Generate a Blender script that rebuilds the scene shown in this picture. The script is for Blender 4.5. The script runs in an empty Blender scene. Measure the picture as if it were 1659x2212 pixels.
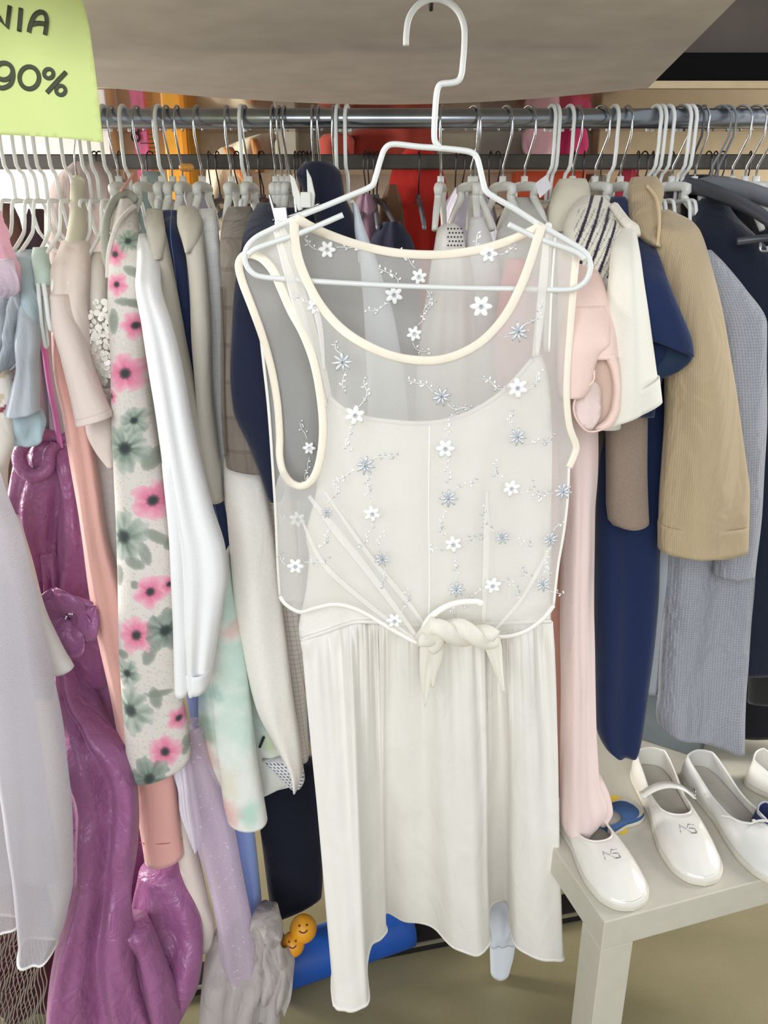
import bpy, bmesh, math, random
from math import sin, cos, pi, radians, sqrt, exp, hypot, atan2
from mathutils import Vector, Matrix, noise
from mathutils.geometry import delaunay_2d_cdt
random.seed(7)
S = bpy.context.scene
COL = S.collection

# ------------------------------------------------------------------ camera, light, exposure
F, CX, CY = 1720.0, 829.5, 1106.0
CAM = Vector((0.0, 0.0, 1.33))
PITCH = radians(20)
cd = bpy.data.cameras.new('camera'); cd.sensor_fit = 'VERTICAL'; cd.sensor_height = 36.0
cd.lens = 36.0 * F / 2212.0; cd.clip_start = 0.02
cam = bpy.data.objects.new('camera', cd); COL.objects.link(cam)
cam.location = CAM; cam.rotation_euler = (radians(90) - PITCH, 0, 0)
S.camera = cam
W = bpy.data.worlds.new('daylight'); S.world = W; W.use_nodes = True
W.node_tree.nodes['Background'].inputs[0].default_value = (0.90, 0.95, 1.0, 1)
W.node_tree.nodes['Background'].inputs[1].default_value = 0.50

def area(name, loc, target, size, power, col=(1, 1, 1)):
    l = bpy.data.lights.new(name, 'AREA'); l.shape = 'RECTANGLE'
    l.size, l.size_y = size; l.energy = power; l.color = col
    o = bpy.data.objects.new(name, l); COL.objects.link(o); o.location = loc
    o.rotation_euler = (Vector(target) - Vector(loc)).to_track_quat('-Z', 'Y').to_euler()
    return o
area('shop_window_daylight', (-0.5, -2.4, 2.15), (0, 1.1, 1.1), (3.4, 2.2), 88, (0.95, 0.98, 1.0))
area('back_wall_fill_left', (-2.3, 1.5, 1.6), (0.1, 2.45, 1.35), (0.9, 1.3), 115, (1.0, 0.97, 0.92))  # added fill lamp out of view at left, brightens the back wall
area('back_wall_fill_right', (2.3, 1.55, 1.6), (0.3, 2.45, 1.35), (0.8, 1.2), 40, (1.0, 0.97, 0.92))  # matching weaker fill, added at right for the wall behind the rear rail
S.view_settings.view_transform = 'Standard'; S.view_settings.look = 'None'
S.view_settings.gamma = 1.0; S.view_settings.use_curve_mapping = False
S.view_settings.exposure = 0.22
S.cycles.transparent_max_bounces = 24

# ------------------------------------------------------------------ geometry helpers
def ray(px, py):
    a = (px - CX) / F; t = (py - CY) / F
    return Vector((a, cos(PITCH) - t * sin(PITCH), -(t * cos(PITCH) + sin(PITCH))))
def P(px, py, Y):                      # the place at depth Y seen along that direction
    d = ray(px, py); return CAM + d * (Y / d.y)
def PZ(px, py, z):                     # the place at height z seen along that direction
    d = ray(px, py); return CAM + d * ((z - CAM.z) / d.z)
def lin(c):
    c = c / 255.0
    return c / 12.92 if c <= 0.04045 else ((c + 0.055) / 1.055) ** 2.4
def C(rgb): return (lin(rgb[0]), lin(rgb[1]), lin(rgb[2]), 1.0)
def lerp(a, b, t): return a + (b - a) * t
def mixc(a, b, t): return tuple(lerp(a[i], b[i], t) for i in range(3))
def clamp(x, a=0.0, b=1.0): return max(a, min(b, x))
def sstep(a, b, x):
    t = clamp((x - a) / (b - a)); return t * t * (3 - 2 * t)

class M:
    def __init__(s): s.v = []; s.f = []; s.uv = []; s.c = None; s.smooth = True
    def add(s, o):
        n = len(s.v)
        if o.c is not None and s.c is None: s.c = [(255, 255, 255)] * n
        s.v += o.v; s.uv += o.uv; s.f += [tuple(i + n for i in f) for f in o.f]
        if s.c is not None: s.c += (o.c if o.c is not None else [(255, 255, 255)] * len(o.v))
        return s
def join(ms):
    r = M()
    for m in ms: r.add(m)
    return r

def pchip(xs, ys, x):
    n = len(xs)
    if x <= xs[0]: return ys[0]
    if x >= xs[-1]: return ys[-1]
    k = 0
    while xs[k + 1] < x: k += 1
    def sl(i): return (ys[i + 1] - ys[i]) / (xs[i + 1] - xs[i])
    def tg(i):
        if i == 0: return sl(0)
        if i == n - 1: return sl(n - 2)
        a, b = sl(i - 1), sl(i)
        return 0 if a * b <= 0 else 2 * a * b / (a + b)
    h = xs[k + 1] - xs[k]; t = (x - xs[k]) / h
    m0, m1 = tg(k) * h, tg(k + 1) * h
    return ((2*t**3 - 3*t**2 + 1) * ys[k] + (t**3 - 2*t**2 + t) * m0 + (-2*t**3 + 3*t**2) * ys[k+1] + (t**3 - t**2) * m1)

def crv(pts, n=8, closed=False):
    """Catmull-Rom through points of any dimension"""
    pts = [tuple(p) for p in pts]; out = []; N = len(pts); D = len(pts[0])
    if N == 2 and not closed: return [tuple(lerp(pts[0][d], pts[1][d], k / n) for d in range(D)) for k in range(n + 1)]
    rng = N if closed else N - 1
    for i in range(rng):
        if closed: a, b, c, e = pts[i-1], pts[i], pts[(i+1) % N], pts[(i+2) % N]
        else: a, b, c, e = pts[max(i-1, 0)], pts[i], pts[i+1], pts[min(i+2, N-1)]
        for k in range(n):
            t = k / n
            out.append(tuple(0.5 * (2*b[d] + (c[d]-a[d])*t + (2*a[d]-5*b[d]+4*c[d]-e[d])*t*t + (3*b[d]-a[d]-3*c[d]+e[d])*t**3) for d in range(D)))
    if not closed: out.append(pts[-1])
    return out

def loft(L, Y=1.0, df=.03, db=.04, nu=26, dv=9, folds=(), rough=.0025, col=None, cap=True, hem=0.0, seed=0, capb=False, rs=9.0):
    """a hanging cloth tube: levels (py, left px, right px[, depth[, slant px]])"""
    ys = [l[0] for l in L]; xl = [l[1] for l in L]; xr = [l[2] for l in L]
    yd = [l[3] if len(l) > 3 and l[3] is not None else Y for l in L]; sl = [l[4] if len(l) > 4 else 0.0 for l in L]
    n = max(4, int((ys[-1] - ys[0]) / dv)); m = M(); ring = 2 * nu - 2
    if col: m.c = []
    vlen = 0; prev = None; wm = None
    for i in range(n + 1):
        v = i / n; py = lerp(ys[0], ys[-1], v)
        a, b, yy, s_ = pchip(ys, xl, py), pchip(ys, xr, py), pchip(ys, yd, py), pchip(ys, sl, py)
        mid = P((a + b) / 2, py, yy)
        if prev is not None: vlen += (mid - prev).length
        prev = mid; wm = (P(b, py, yy) - P(a, py, yy)).length
        for j in range(ring):
            fr = j < nu; k = j if fr else ring - j
            ang = pi * k / (nu - 1); s = (1 - cos(ang)) / 2; bul = sin(ang) ** 0.8 if 0 < k < nu - 1 else 0
            qy = py + s_ * (s - .5) + hem * (1 - (2*s - 1)**2) * sstep(.6, 1, v)
            p = P(a + (b - a) * s, qy, yy)
            if fr:
                off = -df * bul
                for (am, fq, ph, dr) in folds:
                    off += am * sin(2*pi*(fq*s + ph + dr*v)) * bul * (0.25 + .75*sstep(0, .35, v))
            else: off = db * bul
            p = p + Vector((0, off, 0))
            if rough:
                q = p * rs + Vector((seed * 3.1, 0, 0)); q.z *= .45
                p = p + Vector((noise.noise(q + Vector((5, 1, 2))) * rough * 1.2, noise.noise(q) * rough * 3 + noise.noise(q * 2.7) * rough * 1.3, 0))
            m.v.append(p); m.uv.append((s * wm if fr else -s * wm, -vlen))
            if col: m.c.append(col(s, v, lerp(a, b, s), py) if fr else col(1 - s, v, lerp(a, b, s), py))
    for i in range(n):
        for j in range(ring):
            j2 = (j + 1) % ring
            m.f.append((i*ring + j, (i+1)*ring + j, (i+1)*ring + j2, i*ring + j2))
    for flag, r0 in ((cap, 0), (capb, n * ring)):
        if flag:
            c = Vector((0, 0, 0))
            for j in range(ring): c += m.v[r0 + j]
            k = len(m.v); m.v.append(c / ring); m.uv.append((0, 0))
            if col: m.c.append(m.c[r0])
            for j in range(ring):
                j2 = (j + 1) % ring
                m.f.append((k, r0 + j, r0 + j2) if r0 == 0 else (k, r0 + j2, r0 + j))
    return m

def tube(pts, r, n=8, closed=False, caps=True, sqy=1.0):
    pts = [Vector(p) for p in pts]; m = M(); N = len(pts)
    rr = r if callable(r) else (lambda t: r)
    up = None
    for i, p in enumerate(pts):
        a = pts[i-1] if (i > 0 or closed) else p; b = pts[(i+1) % N] if (i < N-1 or closed) else p
        t = (b - a).normalized() if (b - a).length > 1e-9 else Vector((0, 0, 1))
        if up is None:
            up = t.orthogonal().normalized()
        up = (up - t * up.dot(t))
        up = up.normalized() if up.length > 1e-6 else t.orthogonal().normalized()
        w = t.cross(up)
        R = rr(i / max(1, N - 1))
        for k in range(n):
            an = 2*pi*k/n; o = up * cos(an) * R + w * sin(an) * R
            o.y *= sqy
            m.v.append(p + o); m.uv.append((k / n * .02, i * .01))
    for i in range(N if closed else N - 1):
        i2 = (i + 1) % N
        for k in range(n):
            k2 = (k + 1) % n
            m.f.append((i*n + k, i*n + k2, i2*n + k2, i2*n + k))
    if caps and not closed:
        m.f.append(tuple(range(n))[::-1]); m.f.append(tuple((N-1)*n + k for k in range(n)))
    return m

def patch(outline, Yfn, step=11.0, col=None):
    """cloth panel: traced edge, filled with a fine mesh bent over the form Yfn"""
    ol = []
    for p in outline:
        if not ol or hypot(p[0]-ol[-1][0], p[1]-ol[-1][1]) > 1.0: ol.append((p[0], p[1]))
    if hypot(ol[0][0]-ol[-1][0], ol[0][1]-ol[-1][1]) < 1.0: ol.pop()
    N = len(ol)
    def inside(x, y):
        c = False
        for i in range(N):
            x1, y1 = ol[i]; x2, y2 = ol[i-1]
            if (y1 > y) != (y2 > y) and x < (x2-x1)*(y-y1)/(y2-y1) + x1: c = not c
        return c
    pts = [Vector(p) for p in ol]
    x0, x1 = min(p[0] for p in ol), max(p[0] for p in ol); y0, y1 = min(p[1] for p in ol), max(p[1] for p in ol)
    gy = y0; r = 0
    while gy < y1:
        gx = x0 + (step/2 if r % 2 else 0)
        while gx < x1:
            if inside(gx, gy) and min((gx-a)**2 + (gy-b)**2 for a, b in ol) > (step*.45)**2: pts.append(Vector((gx, gy)))
            gx += step
        gy += step * .87; r += 1
    res = delaunay_2d_cdt(pts, [(i, (i+1) % N) for i in range(N)], [], 1, 1e-4)
    m = M(); m.c = [] if col else None
    for q in res[0]:
        m.v.append(P(q.x, q.y, Yfn(q.x, q.y))); m.uv.append(((q.x - CX) / 2000.0, -q.y / 2000.0))
        if col: m.c.append(col(q.x, q.y))
    m.f = [tuple(f) for f in res[2]]
    return m

def box(c, s, rot=None, bev=0.0):
    m = M(); m.smooth = False
    hx, hy, hz = s[0]/2, s[1]/2, s[2]/2
    V = [Vector((x, y, z)) for x in (-hx, hx) for y in (-hy, hy) for z in (-hz, hz)]
    if rot: V = [rot @ v for v in V]
    m.v = [v + Vector(c) for v in V]; m.uv = [(v.x, v.z) for v in m.v]
    m.f = [(0, 1, 3, 2), (4, 6, 7, 5), (0, 4, 5, 1), (2, 3, 7, 6), (0, 2, 6, 4), (1, 5, 7, 3)]
    return m
def sph(c, r, nu=10, nv=6, rot=None):
    if not hasattr(r, '__len__'): r = (r, r, r)
    m = M(); c = Vector(c)
    for i in range(nv + 1):
        th = pi * i / nv
        for j in range(nu):
            ph = 2*pi*j/nu; q = Vector((r[0]*sin(th)*cos(ph), r[1]*sin(th)*sin(ph), r[2]*cos(th)))
            if rot: q = rot @ q
            m.v.append(c + q); m.uv.append((j/nu*.05, i/nv*.05))
    for i in range(nv):
        for j in range(nu):
            j2 = (j+1) % nu; m.f.append((i*nu+j, (i+1)*nu+j, (i+1)*nu+j2, i*nu+j2))
    return m
def extr(poly, vec):
    """closed prism from a planar outline"""
    m = M(); m.smooth = False; n = len(poly); vec = Vector(vec)
    m.v = [Vector(p) for p in poly] + [Vector(p) + vec for p in poly]; m.uv = [(v.x, v.z) for v in m.v]
    m.f = [tuple(range(n))[::-1], tuple(range(n, 2*n))] + [(i, (i+1) % n, n + (i+1) % n, n + i) for i in range(n)]
    return m
def pxpath(pts, Y, n=8, closed=False):
    return [P(q[0], q[1], q[2] if len(q) > 2 else Y) for q in crv([(p[0], p[1], p[2] if len(p) > 2 else Y) for p in pts], n, closed)]

# ------------------------------------------------------------------ object helpers
def link(name, m, mat, origin, parent=None, solid=0, sub=0, bev=0, kind=None, label=None, flat=None, local=False):
    me = bpy.data.meshes.new(name)
    o_ = Vector((0, 0, 0)) if local else origin
    me.from_pydata([tuple(v - o_) for v in m.v], [], m.f); me.update()
    if m.uv and len(m.uv) == len(m.v):
        ul = me.uv_layers.new(name='UVMap')
        li = [0] * len(me.loops); me.loops.foreach_get('vertex_index', li)
        fl = []
        for i in li: fl += m.uv[i]
        ul.data.foreach_set('uv', fl)
    if m.c is not None:
        at = me.color_attributes.new('Print', 'FLOAT_COLOR', 'POINT')
        fl = []
        for c in m.c: fl += [lin(c[0]), lin(c[1]), lin(c[2]), 1.0]
        at.data.foreach_set('color', fl)
    sm = m.smooth if flat is None else not flat
    me.polygons.foreach_set('use_smooth', [sm] * len(me.polygons))
    me.materials.append(mat)
    ob = bpy.data.objects.new(name, me); COL.objects.link(ob)
    if parent is not None: ob.parent = parent
    else: ob.location = origin
    if bev:
        b = ob.modifiers.new('bevel', 'BEVEL'); b.width = bev; b.segments = 2; b.limit_method = 'ANGLE'
    if sub:
        s = ob.modifiers.new('subdivide', 'SUBSURF'); s.levels = sub; s.render_levels = sub
    if solid:
        s = ob.modifiers.new('thickness', 'SOLIDIFY'); s.thickness = solid; s.offset = 0
    if kind: ob['kind'] = kind
    if label: ob['label'] = label
    return ob

def thing(name, label, cat, parts, group=None, origin=None, rotz=0.0, local=False):
    """parts: (name, mesh, material, options); options may hold 'sub_parts'. One part named '' makes a single-mesh thing"""
    if origin is None:
        vs = [v for p in parts for v in p[1].v]
        origin = Vector(((min(v.x for v in vs) + max(v.x for v in vs)) / 2, (min(v.y for v in vs) + max(v.y for v in vs)) / 2, min(v.z for v in vs)))
    origin = Vector(origin)
    if len(parts) == 1 and parts[0][0] == '':
        op = dict(parts[0][3]) if len(parts[0]) > 3 else {}
        root = link(name, parts[0][1], parts[0][2], origin, local=local, **op)
    else:
        root = bpy.data.objects.new(name, None); COL.objects.link(root); root.location = origin; root.empty_display_size = .05
        for p in parts:
            op = dict(p[3]) if len(p) > 3 else {}
            subs = op.pop('sub_parts', [])
            ob = link(p[0], p[1], p[2], origin, root, local=local, **op)
            for q in subs:
                link(q[0], q[1], q[2], origin, ob, local=local, **(dict(q[3]) if len(q) > 3 else {}))
    root.rotation_euler = (0, 0, rotz)
    root['label'] = label; root['category'] = cat
    if group: root['group'] = group
    return root
def structure(name, m, mat, **k):
    o = link(name, m, mat, Vector((0, 0, 0)), **k); o['kind'] = 'structure'; return o
def copy_tree(o, parent=None):
    c = o.copy(); COL.objects.link(c)
    if parent is not None: c.parent = parent
    for ch in list(o.children): copy_tree(ch, c)
    return c

# ------------------------------------------------------------------ materials
def newmat(name):
    m = bpy.data.materials.new(name); m.use_nodes = True
    return m, m.node_tree.nodes, m.node_tree.links, m.node_tree.nodes['Principled BSDF']
def math_(N, L, op, a, b=None, c=None):
    n = N.new('ShaderNodeMath'); n.operation = op
    for i, x in enumerate((a, b, c)):
        if x is None: continue
        if isinstance(x, (int, float)): n.inputs[i].default_value = x
        else: L.new(x, n.inputs[i])
    return n.outputs[0]
def mixn(N, L, fac, a, b):
    n = N.new('ShaderNodeMix'); n.data_type = 'RGBA'
    for i, x in ((0, fac), (6, a), (7, b)):
        if isinstance(x, (int, float)): n.inputs[i].default_value = x
        elif isinstance(x, tuple): n.inputs[i].default_value = x
        else: L.new(x, n.inputs[i])
    return n.outputs[2]
def fabric(name, rgb, rough=.85, weave=700, wb=.12, wr=.25, wscale=11, wd=.012, var=.05, sheen=.15, pat=(), attr=False, trans=0.0, spec=.25, stretch=3.0):
    m, N, L, B = newmat(name)
    uv = N.new('ShaderNodeTexCoord'); sx = N.new('ShaderNodeSeparateXYZ'); L.new(uv.outputs['UV'], sx.inputs[0])
    base = C(rgb)
    if attr:
        a = N.new('ShaderNodeAttribute'); a.attribute_name = 'Print'; base = a.outputs['Color']
    for (ax, fq, wd, c2, st) in pat:
        fr = math_(N, L, 'FRACT', math_(N, L, 'MULTIPLY', sx.outputs[ax], float(fq)))
        base = mixn(N, L, math_(N, L, 'MULTIPLY', math_(N, L, 'LESS_THAN', fr, float(wd)), float(st)), base, C(c2))
    n1 = N.new('ShaderNodeTexNoise'); n1.inputs['Scale'].default_value = weave; n1.inputs['Detail'].default_value = 1
    L.new(uv.outputs['UV'], n1.inputs['Vector'])
    dark = N.new('ShaderNodeHueSaturation'); dark.inputs['Value'].default_value = 1 - var * 2.2
    if isinstance(base, tuple): dark.inputs['Color'].default_value = base
    else: L.new(base, dark.inputs['Color'])
    base = mixn(N, L, math_(N, L, 'MULTIPLY', n1.outputs[0], .9), base, dark.outputs[0])
    L.new(base, B.inputs['Base Color'])
    mp = N.new('ShaderNodeMapping'); mp.inputs['Scale'].default_value = (stretch, stretch, 1.0); L.new(uv.outputs['Object'], mp.inputs[0])
    n2 = N.new('ShaderNodeTexNoise'); n2.inputs['Scale'].default_value = wscale; n2.inputs['Detail'].default_value = 3; n2.inputs['Distortion'].default_value = .6
    L.new(mp.outputs[0], n2.inputs['Vector'])
    b1 = N.new('ShaderNodeBump'); b1.inputs['Strength'].default_value = wr; b1.inputs['Distance'].default_value = wd; L.new(n2.outputs[0], b1.inputs['Height'])
    b2 = N.new('ShaderNodeBump'); b2.inputs['Strength'].default_value = wb; b2.inputs['Distance'].default_value = .001; L.new(n1.outputs[0], b2.inputs['Height'])
    L.new(b1.outputs[0], b2.inputs['Normal']); L.new(b2.outputs[0], B.inputs['Normal'])
    B.inputs['Roughness'].default_value = rough; B.inputs['Sheen Weight'].default_value = sheen; B.inputs['Specular IOR Level'].default_value = spec
    if trans:
        tr = N.new('ShaderNodeBsdfTranslucent'); mx = N.new('ShaderNodeMixShader'); mx.inputs[0].default_value = trans
        L.new(base, tr.inputs['Color']); L.new(B.outputs[0], mx.inputs[1]); L.new(tr.outputs[0], mx.inputs[2])
        L.new(mx.outputs[0], N['Material Output'].inputs['Surface'])
    return m
def sheer(name, rgb, dens=.45, weave=900, wr=.2, tl=.35, spots=None):
    m, N, L, B = newmat(name)
    tc = N.new('ShaderNodeTexCoord')
    B.inputs['Base Color'].default_value = C(rgb); B.inputs['Roughness'].default_value = .7; B.inputs['Sheen Weight'].default_value = .3
    B.inputs['Specular IOR Level'].default_value = .15
    tr = N.new('ShaderNodeBsdfTranslucent'); tr.inputs[0].default_value = C(rgb)
    mx = N.new('ShaderNodeMixShader'); mx.inputs[0].default_value = tl; L.new(B.outputs[0], mx.inputs[1]); L.new(tr.outputs[0], mx.inputs[2])
    tp = N.new('ShaderNodeBsdfTransparent'); mo = N.new('ShaderNodeMixShader')
    n1 = N.new('ShaderNodeTexNoise'); n1.inputs['Scale'].default_value = weave; n1.inputs['Detail'].default_value = 1; L.new(tc.outputs['UV'], n1.inputs['Vector'])
    n2 = N.new('ShaderNodeTexNoise'); n2.inputs['Scale'].default_value = 9; n2.inputs['Detail'].default_value = 2; L.new(tc.outputs['Object'], n2.inputs['Vector'])
    d = math_(N, L, 'ADD', math_(N, L, 'MULTIPLY', n1.outputs[0], .30), math_(N, L, 'MULTIPLY', n2.outputs[0], .16))
    d = math_(N, L, 'ADD', d, dens - .23)
    if spots:
        vo = N.new('ShaderNodeTexVoronoi'); vo.inputs['Scale'].default_value = spots; L.new(tc.outputs['UV'], vo.inputs['Vector'])
        d = math_(N, L, 'ADD', d, math_(N, L, 'MULTIPLY', math_(N, L, 'LESS_THAN', vo.outputs['Distance'], .17), .4))
    lw = N.new('ShaderNodeLayerWeight'); lw.inputs[0].default_value = .35
    d = math_(N, L, 'MINIMUM', math_(N, L, 'ADD', d, math_(N, L, 'MULTIPLY', lw.outputs['Facing'], .18)), .96)
    L.new(d, mo.inputs[0]); L.new(tp.outputs[0], mo.inputs[1]); L.new(mx.outputs[0], mo.inputs[2])
    L.new(mo.outputs[0], N['Material Output'].inputs['Surface'])
    b = N.new('ShaderNodeBump'); b.inputs['Strength'].default_value = wr; b.inputs['Distance'].default_value = .01; L.new(n2.outputs[0], b.inputs['Height'])
    L.new(b.outputs[0], B.inputs['Normal'])
    return m
def solid(name, rgb, rough=.5, metal=0.0, spec=.5, coat=0.0, var=.04, vs=30, bump=0.0, trans=0.0):
    m, N, L, B = newmat(name)
    tc = N.new('ShaderNodeTexCoord'); n = N.new('ShaderNodeTexNoise'); n.inputs['Scale'].default_value = vs; n.inputs['Detail'].default_value = 3
    L.new(tc.outputs['Object'], n.inputs['Vector'])
    c2 = tuple(x * (1 - 3 * var) for x in rgb)
    L.new(mixn(N, L, n.outputs[0], C(rgb), C(c2)), B.inputs['Base Color'])
    B.inputs['Roughness'].default_value = rough; B.inputs['Metallic'].default_value = metal
    B.inputs['Specular IOR Level'].default_value = spec; B.inputs['Coat Weight'].default_value = coat
    B.inputs['Coat Roughness'].default_value = .06; B.inputs['Transmission Weight'].default_value = trans
    if bump:
        b = N.new('ShaderNodeBump'); b.inputs['Strength'].default_value = bump; b.inputs['Distance'].default_value = .004
        L.new(n.outputs[0], b.inputs['Height']); L.new(b.outputs[0], B.inputs['Normal'])
    return m

K = {}
K['white_wire'] = solid('white_coated_wire', (232, 234, 232), .35, var=.01)
K['chrome'] = solid('chrome_wire', (200, 202, 205), .18, 1.0, var=.06)
K['rail'] = solid('galvanised_tube', (178, 184, 192), .24, 1.0, var=.12, vs=18)
K['darkrail'] = solid('dark_square_rail', (88, 84, 78), .55, .2, var=.1)
K['blackwire'] = solid('dark_wire', (60, 58, 60), .35, .5)
K['white_plastic'] = solid('white_plastic', (222, 222, 216), .4, var=.02)
K['cream_plastic'] = solid('cream_plastic', (214, 208, 186), .4, var=.03)
K['grey_plastic'] = solid('grey_plastic', (120, 124, 130), .35, var=.03)
K['dark_plastic'] = solid('dark_plastic', (70, 72, 80), .35, var=.03)

# ------------------------------------------------------------------ room shell
def floor_mat():
    m, N, L, B = newmat('olive_beige_floor')
    tc = N.new('ShaderNodeTexCoord')
    n = N.new('ShaderNodeTexNoise'); n.inputs['Scale'].default_value = 9; n.inputs['Detail'].default_value = 5; L.new(tc.outputs['Object'], n.inputs['Vector'])
    n2 = N.new('ShaderNodeTexNoise'); n2.inputs['Scale'].default_value = 220; n2.inputs['Detail'].default_value = 2; L.new(tc.outputs['Object'], n2.inputs['Vector'])
    a = mixn(N, L, n.outputs[0], C((150, 141, 110)), C((126, 117, 88)))
    L.new(mixn(N, L, math_(N, L, 'MULTIPLY', n2.outputs[0], .5), a, C((110, 103, 76))), B.inputs['Base Color'])
    B.inputs['Roughness'].default_value = .42
    return m
structure('floor', box((0, 0.6, -.01), (7, 7.4, .02)), floor_mat())
structure('wall_back', box((0, 2.46, 1.4), (7, .06, 2.8)), solid('cream_plaster', (232, 222, 200), .85, var=.03, bump=.15, vs=60))

# ------------------------------------------------------------------ overhead panels
gp = [PZ(x, y, 1.545) for x, y in crv([(-520, 120), (-200, 150), (200, 187), (500, 213), (800, 226), (1100, 217), (1400, 190)], 6)]
gp += [PZ(1590, 0, 1.545), Vector((.335, .74, 1.545)), Vector((-.9, .74, 1.545))]
thing('hanging_shelf_panel', 'large matt grey board with a bowed back edge over the chrome rail', 'shelf',
      [('', extr(gp, (0, 0, .016)), solid('matt_grey_board', (206, 196, 184), .8, var=.06, vs=14, bump=.08), {})])
tp = P(1400, 192, 1.62)
thing('overhead_cabinet', 'dark cabinet with a glossy brown underside behind the grey board', 'cabinet', [
    ('underside', box((0, 1.97, 1.5625), (2.6, .70, .012)), solid('glossy_brown_laminate', (118, 82, 54), .16, spec=.6, coat=.6, var=.08, vs=8)),
    ('edge_strip', box((0, 1.616, 1.563), (2.6, .010, .012)), solid('pale_edge_strip', (182, 160, 124), .4)),
    ('lower_profile', box((0, 1.628, 1.592), (2.6, .02, .046)), solid('black_profile', (8, 7, 8), .9, spec=.1)),
    ('fascia', box((0, 1.66, 1.86), (2.6, .03, .58)), solid('dark_fascia', (84, 76, 70), .8, spec=.2, var=.08, vs=10)),
    ('side_board', box((0, 2.0, 1.86), (2.6, .62, .56)), solid('dark_board', (40, 36, 36), .6))])

# ------------------------------------------------------------------ rails
RY, RZ = 1.2, 1.475
rk = [('rail', tube([(-.98, RY, RZ - .0125), (.98, RY, RZ - .0125)], .0125, 20), K['rail'])]
for sx_ in (-.95, .95):
    rk.append(('post', tube([(sx_, RY, 0.03), (sx_, RY, 1.545)], .014, 14), K['rail']))
    rk.append(('foot', box((sx_, RY, .015), (.04, .46, .03)), K['rail'], {'bev': .004}))
thing('clothes_rail', 'shiny galvanised tube rail across the front holding the nearest clothes', 'clothes rail', rk)
rk = [('rail', box((0, 1.91, 1.4545), (2.3, .028, .030)), K['darkrail'], {'bev': .003})]
for sx_ in (-1.16, 1.16):
    rk.append(('post', box((sx_, 1.91, .735), (.03, .03, 1.47)), K['darkrail'], {'bev': .003}))
thing('rear_clothes_rail', 'dull dark square rail behind the shiny front rail', 'clothes rail', rk)
b0, b1 = PZ(420, 2150, 0), PZ(1330, 1972, 0)
dr = (b1 - b0); ang = atan2(dr.y, dr.x); cen = (b0 + b1) / 2
rz = Matrix.Rotation(ang, 3, 'Z')
thing('base_bar', 'dark metal bar with a bright edge lying on floor behind the cream dress', 'bar', [
    ('web', box(cen + Vector((0, .022, .014)), (dr.length + .5, .05, .026), rz), solid('dark_metal_bar', (44, 42, 44), .4, .5), {'bev': .003}),
    ('edge', box(cen + Vector((0, -.006, .0245)), (dr.length + .5, .004, .006), rz), solid('bright_metal_edge', (190, 184, 170), .3, .8))])

# ------------------------------------------------------------------ price notice
def sgY(x, y): return .862 + .045 * sstep(60, 215, x) * clamp(1 - (y + 60) / 420) + .006 * sin(x * .018 + y * .006)
sg_o = crv([(-260, -40), (-40, -52), (165, -40)], 8)[:-1] + crv([(165, -40), (190, 45), (200, 110), (209, 180), (217, 255), (223, 308)], 6)[:-1] + crv([(223, 308), (120, 297), (0, 291), (-150, 290), (-260, 292)], 6)[:-1] + [(-260, 292)]
note = patch(sg_o, sgY, 12)
def stroke(pts, r=.0021, n=8, closed=False):
    return tube([P(x, y, sgY(x, y) - .0012) for x, y in crv(pts, n, closed)], r, 10, closed, sqy=.12)
def ell(cx, cy, rx, ry, a0=0, a1=360, n=16):
    return [(cx + rx * cos(radians(a0 + (a1 - a0) * k / n)), cy + ry * sin(radians(a0 + (a1 - a0) * k / n))) for k in range(n + 1)]
inkm = solid('olive_black_ink', (62, 66, 40), .6)
chars = [[stroke([(-20, 60), (-19, 12), (-2, 38), (15, 60), (21, 12)], n=1)], [stroke([(41, 68), (45, 17)])],
         [stroke([(62, 70), (66, 52), (74, 34), (86, 26), (97, 30), (101, 46), (97, 75)]), stroke([(66, 53), (82, 50), (100, 52)])],
         [stroke(ell(8, 154, 19, 18)[:-1], closed=True), stroke([(27, 150), (28, 166), (22, 182), (6, 190), (-10, 186)])],
         [stroke(ell(63, 168, 21, 24)[:-1], closed=True)],
         [stroke(ell(105, 159, 10, 10)[:-1], r=.0018, closed=True), stroke([(142, 156), (121, 178), (101, 200)]), stroke(ell(131, 195, 10, 10)[:-1], r=.0018, closed=True)]]
thing('notice_sheet', 'fluorescent yellow-green paper notice ending NIA and 90%, hanging top left', 'notice', [
    ('sheet', note, solid('fluorescent_paper', (216, 230, 150), .7, var=.01), {'solid': .0004}),
    ] + [('character', join(c), inkm) for c in chars])

# ------------------------------------------------------------------ hangers (arms along local x, hook over the rail at the origin)
def arc(cx, cz, r, a0, a1, n=12): return [(cx + r*cos(radians(lerp(a0, a1, k/n))), 0, cz + r*sin(radians(lerp(a0, a1, k/n)))) for k in range(n + 1)]
R0 = .0205
def hook_pts(zend, jog=0):
    p = arc(0, -R0 + .003, R0, 205, -8, 16)
    if jog: p += [(R0, 0, -.055), (R0 - .002, 0, -.072), (R0 - .008, 0, -.078), (.004, 0, -.082), (0, 0, -.09), (0, 0, zend)]
    else: p += [(R0 - .001, 0, -.036), (.006, 0, -.062), (0, 0, -.072), (0, 0, zend)]
    return p
def wire_hanger(mat, wid=.18):
    fr = crv([(0, 0, -.118), (.035, 0, -.117), (.046, 0, -.125), (.055, 0, -.15), (.07, 0, -.165), (wid - .02, 0, -.205), (wid, 0, -.222), (wid - .008, 0, -.243), (wid - .03, 0, -.247), (0, 0, -.25),
              (-wid + .03, 0, -.247), (-wid + .008, 0, -.243), (-wid, 0, -.222), (-wid + .02, 0, -.205), (-.07, 0, -.165), (-.055, 0, -.15), (-.046, 0, -.125), (-.035, 0, -.117)], 4, True)
    return [('hook', tube(hook_pts(-.119, 1), .0026, 8), mat), ('frame', tube(fr, .0026, 8, True), mat)]
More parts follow.
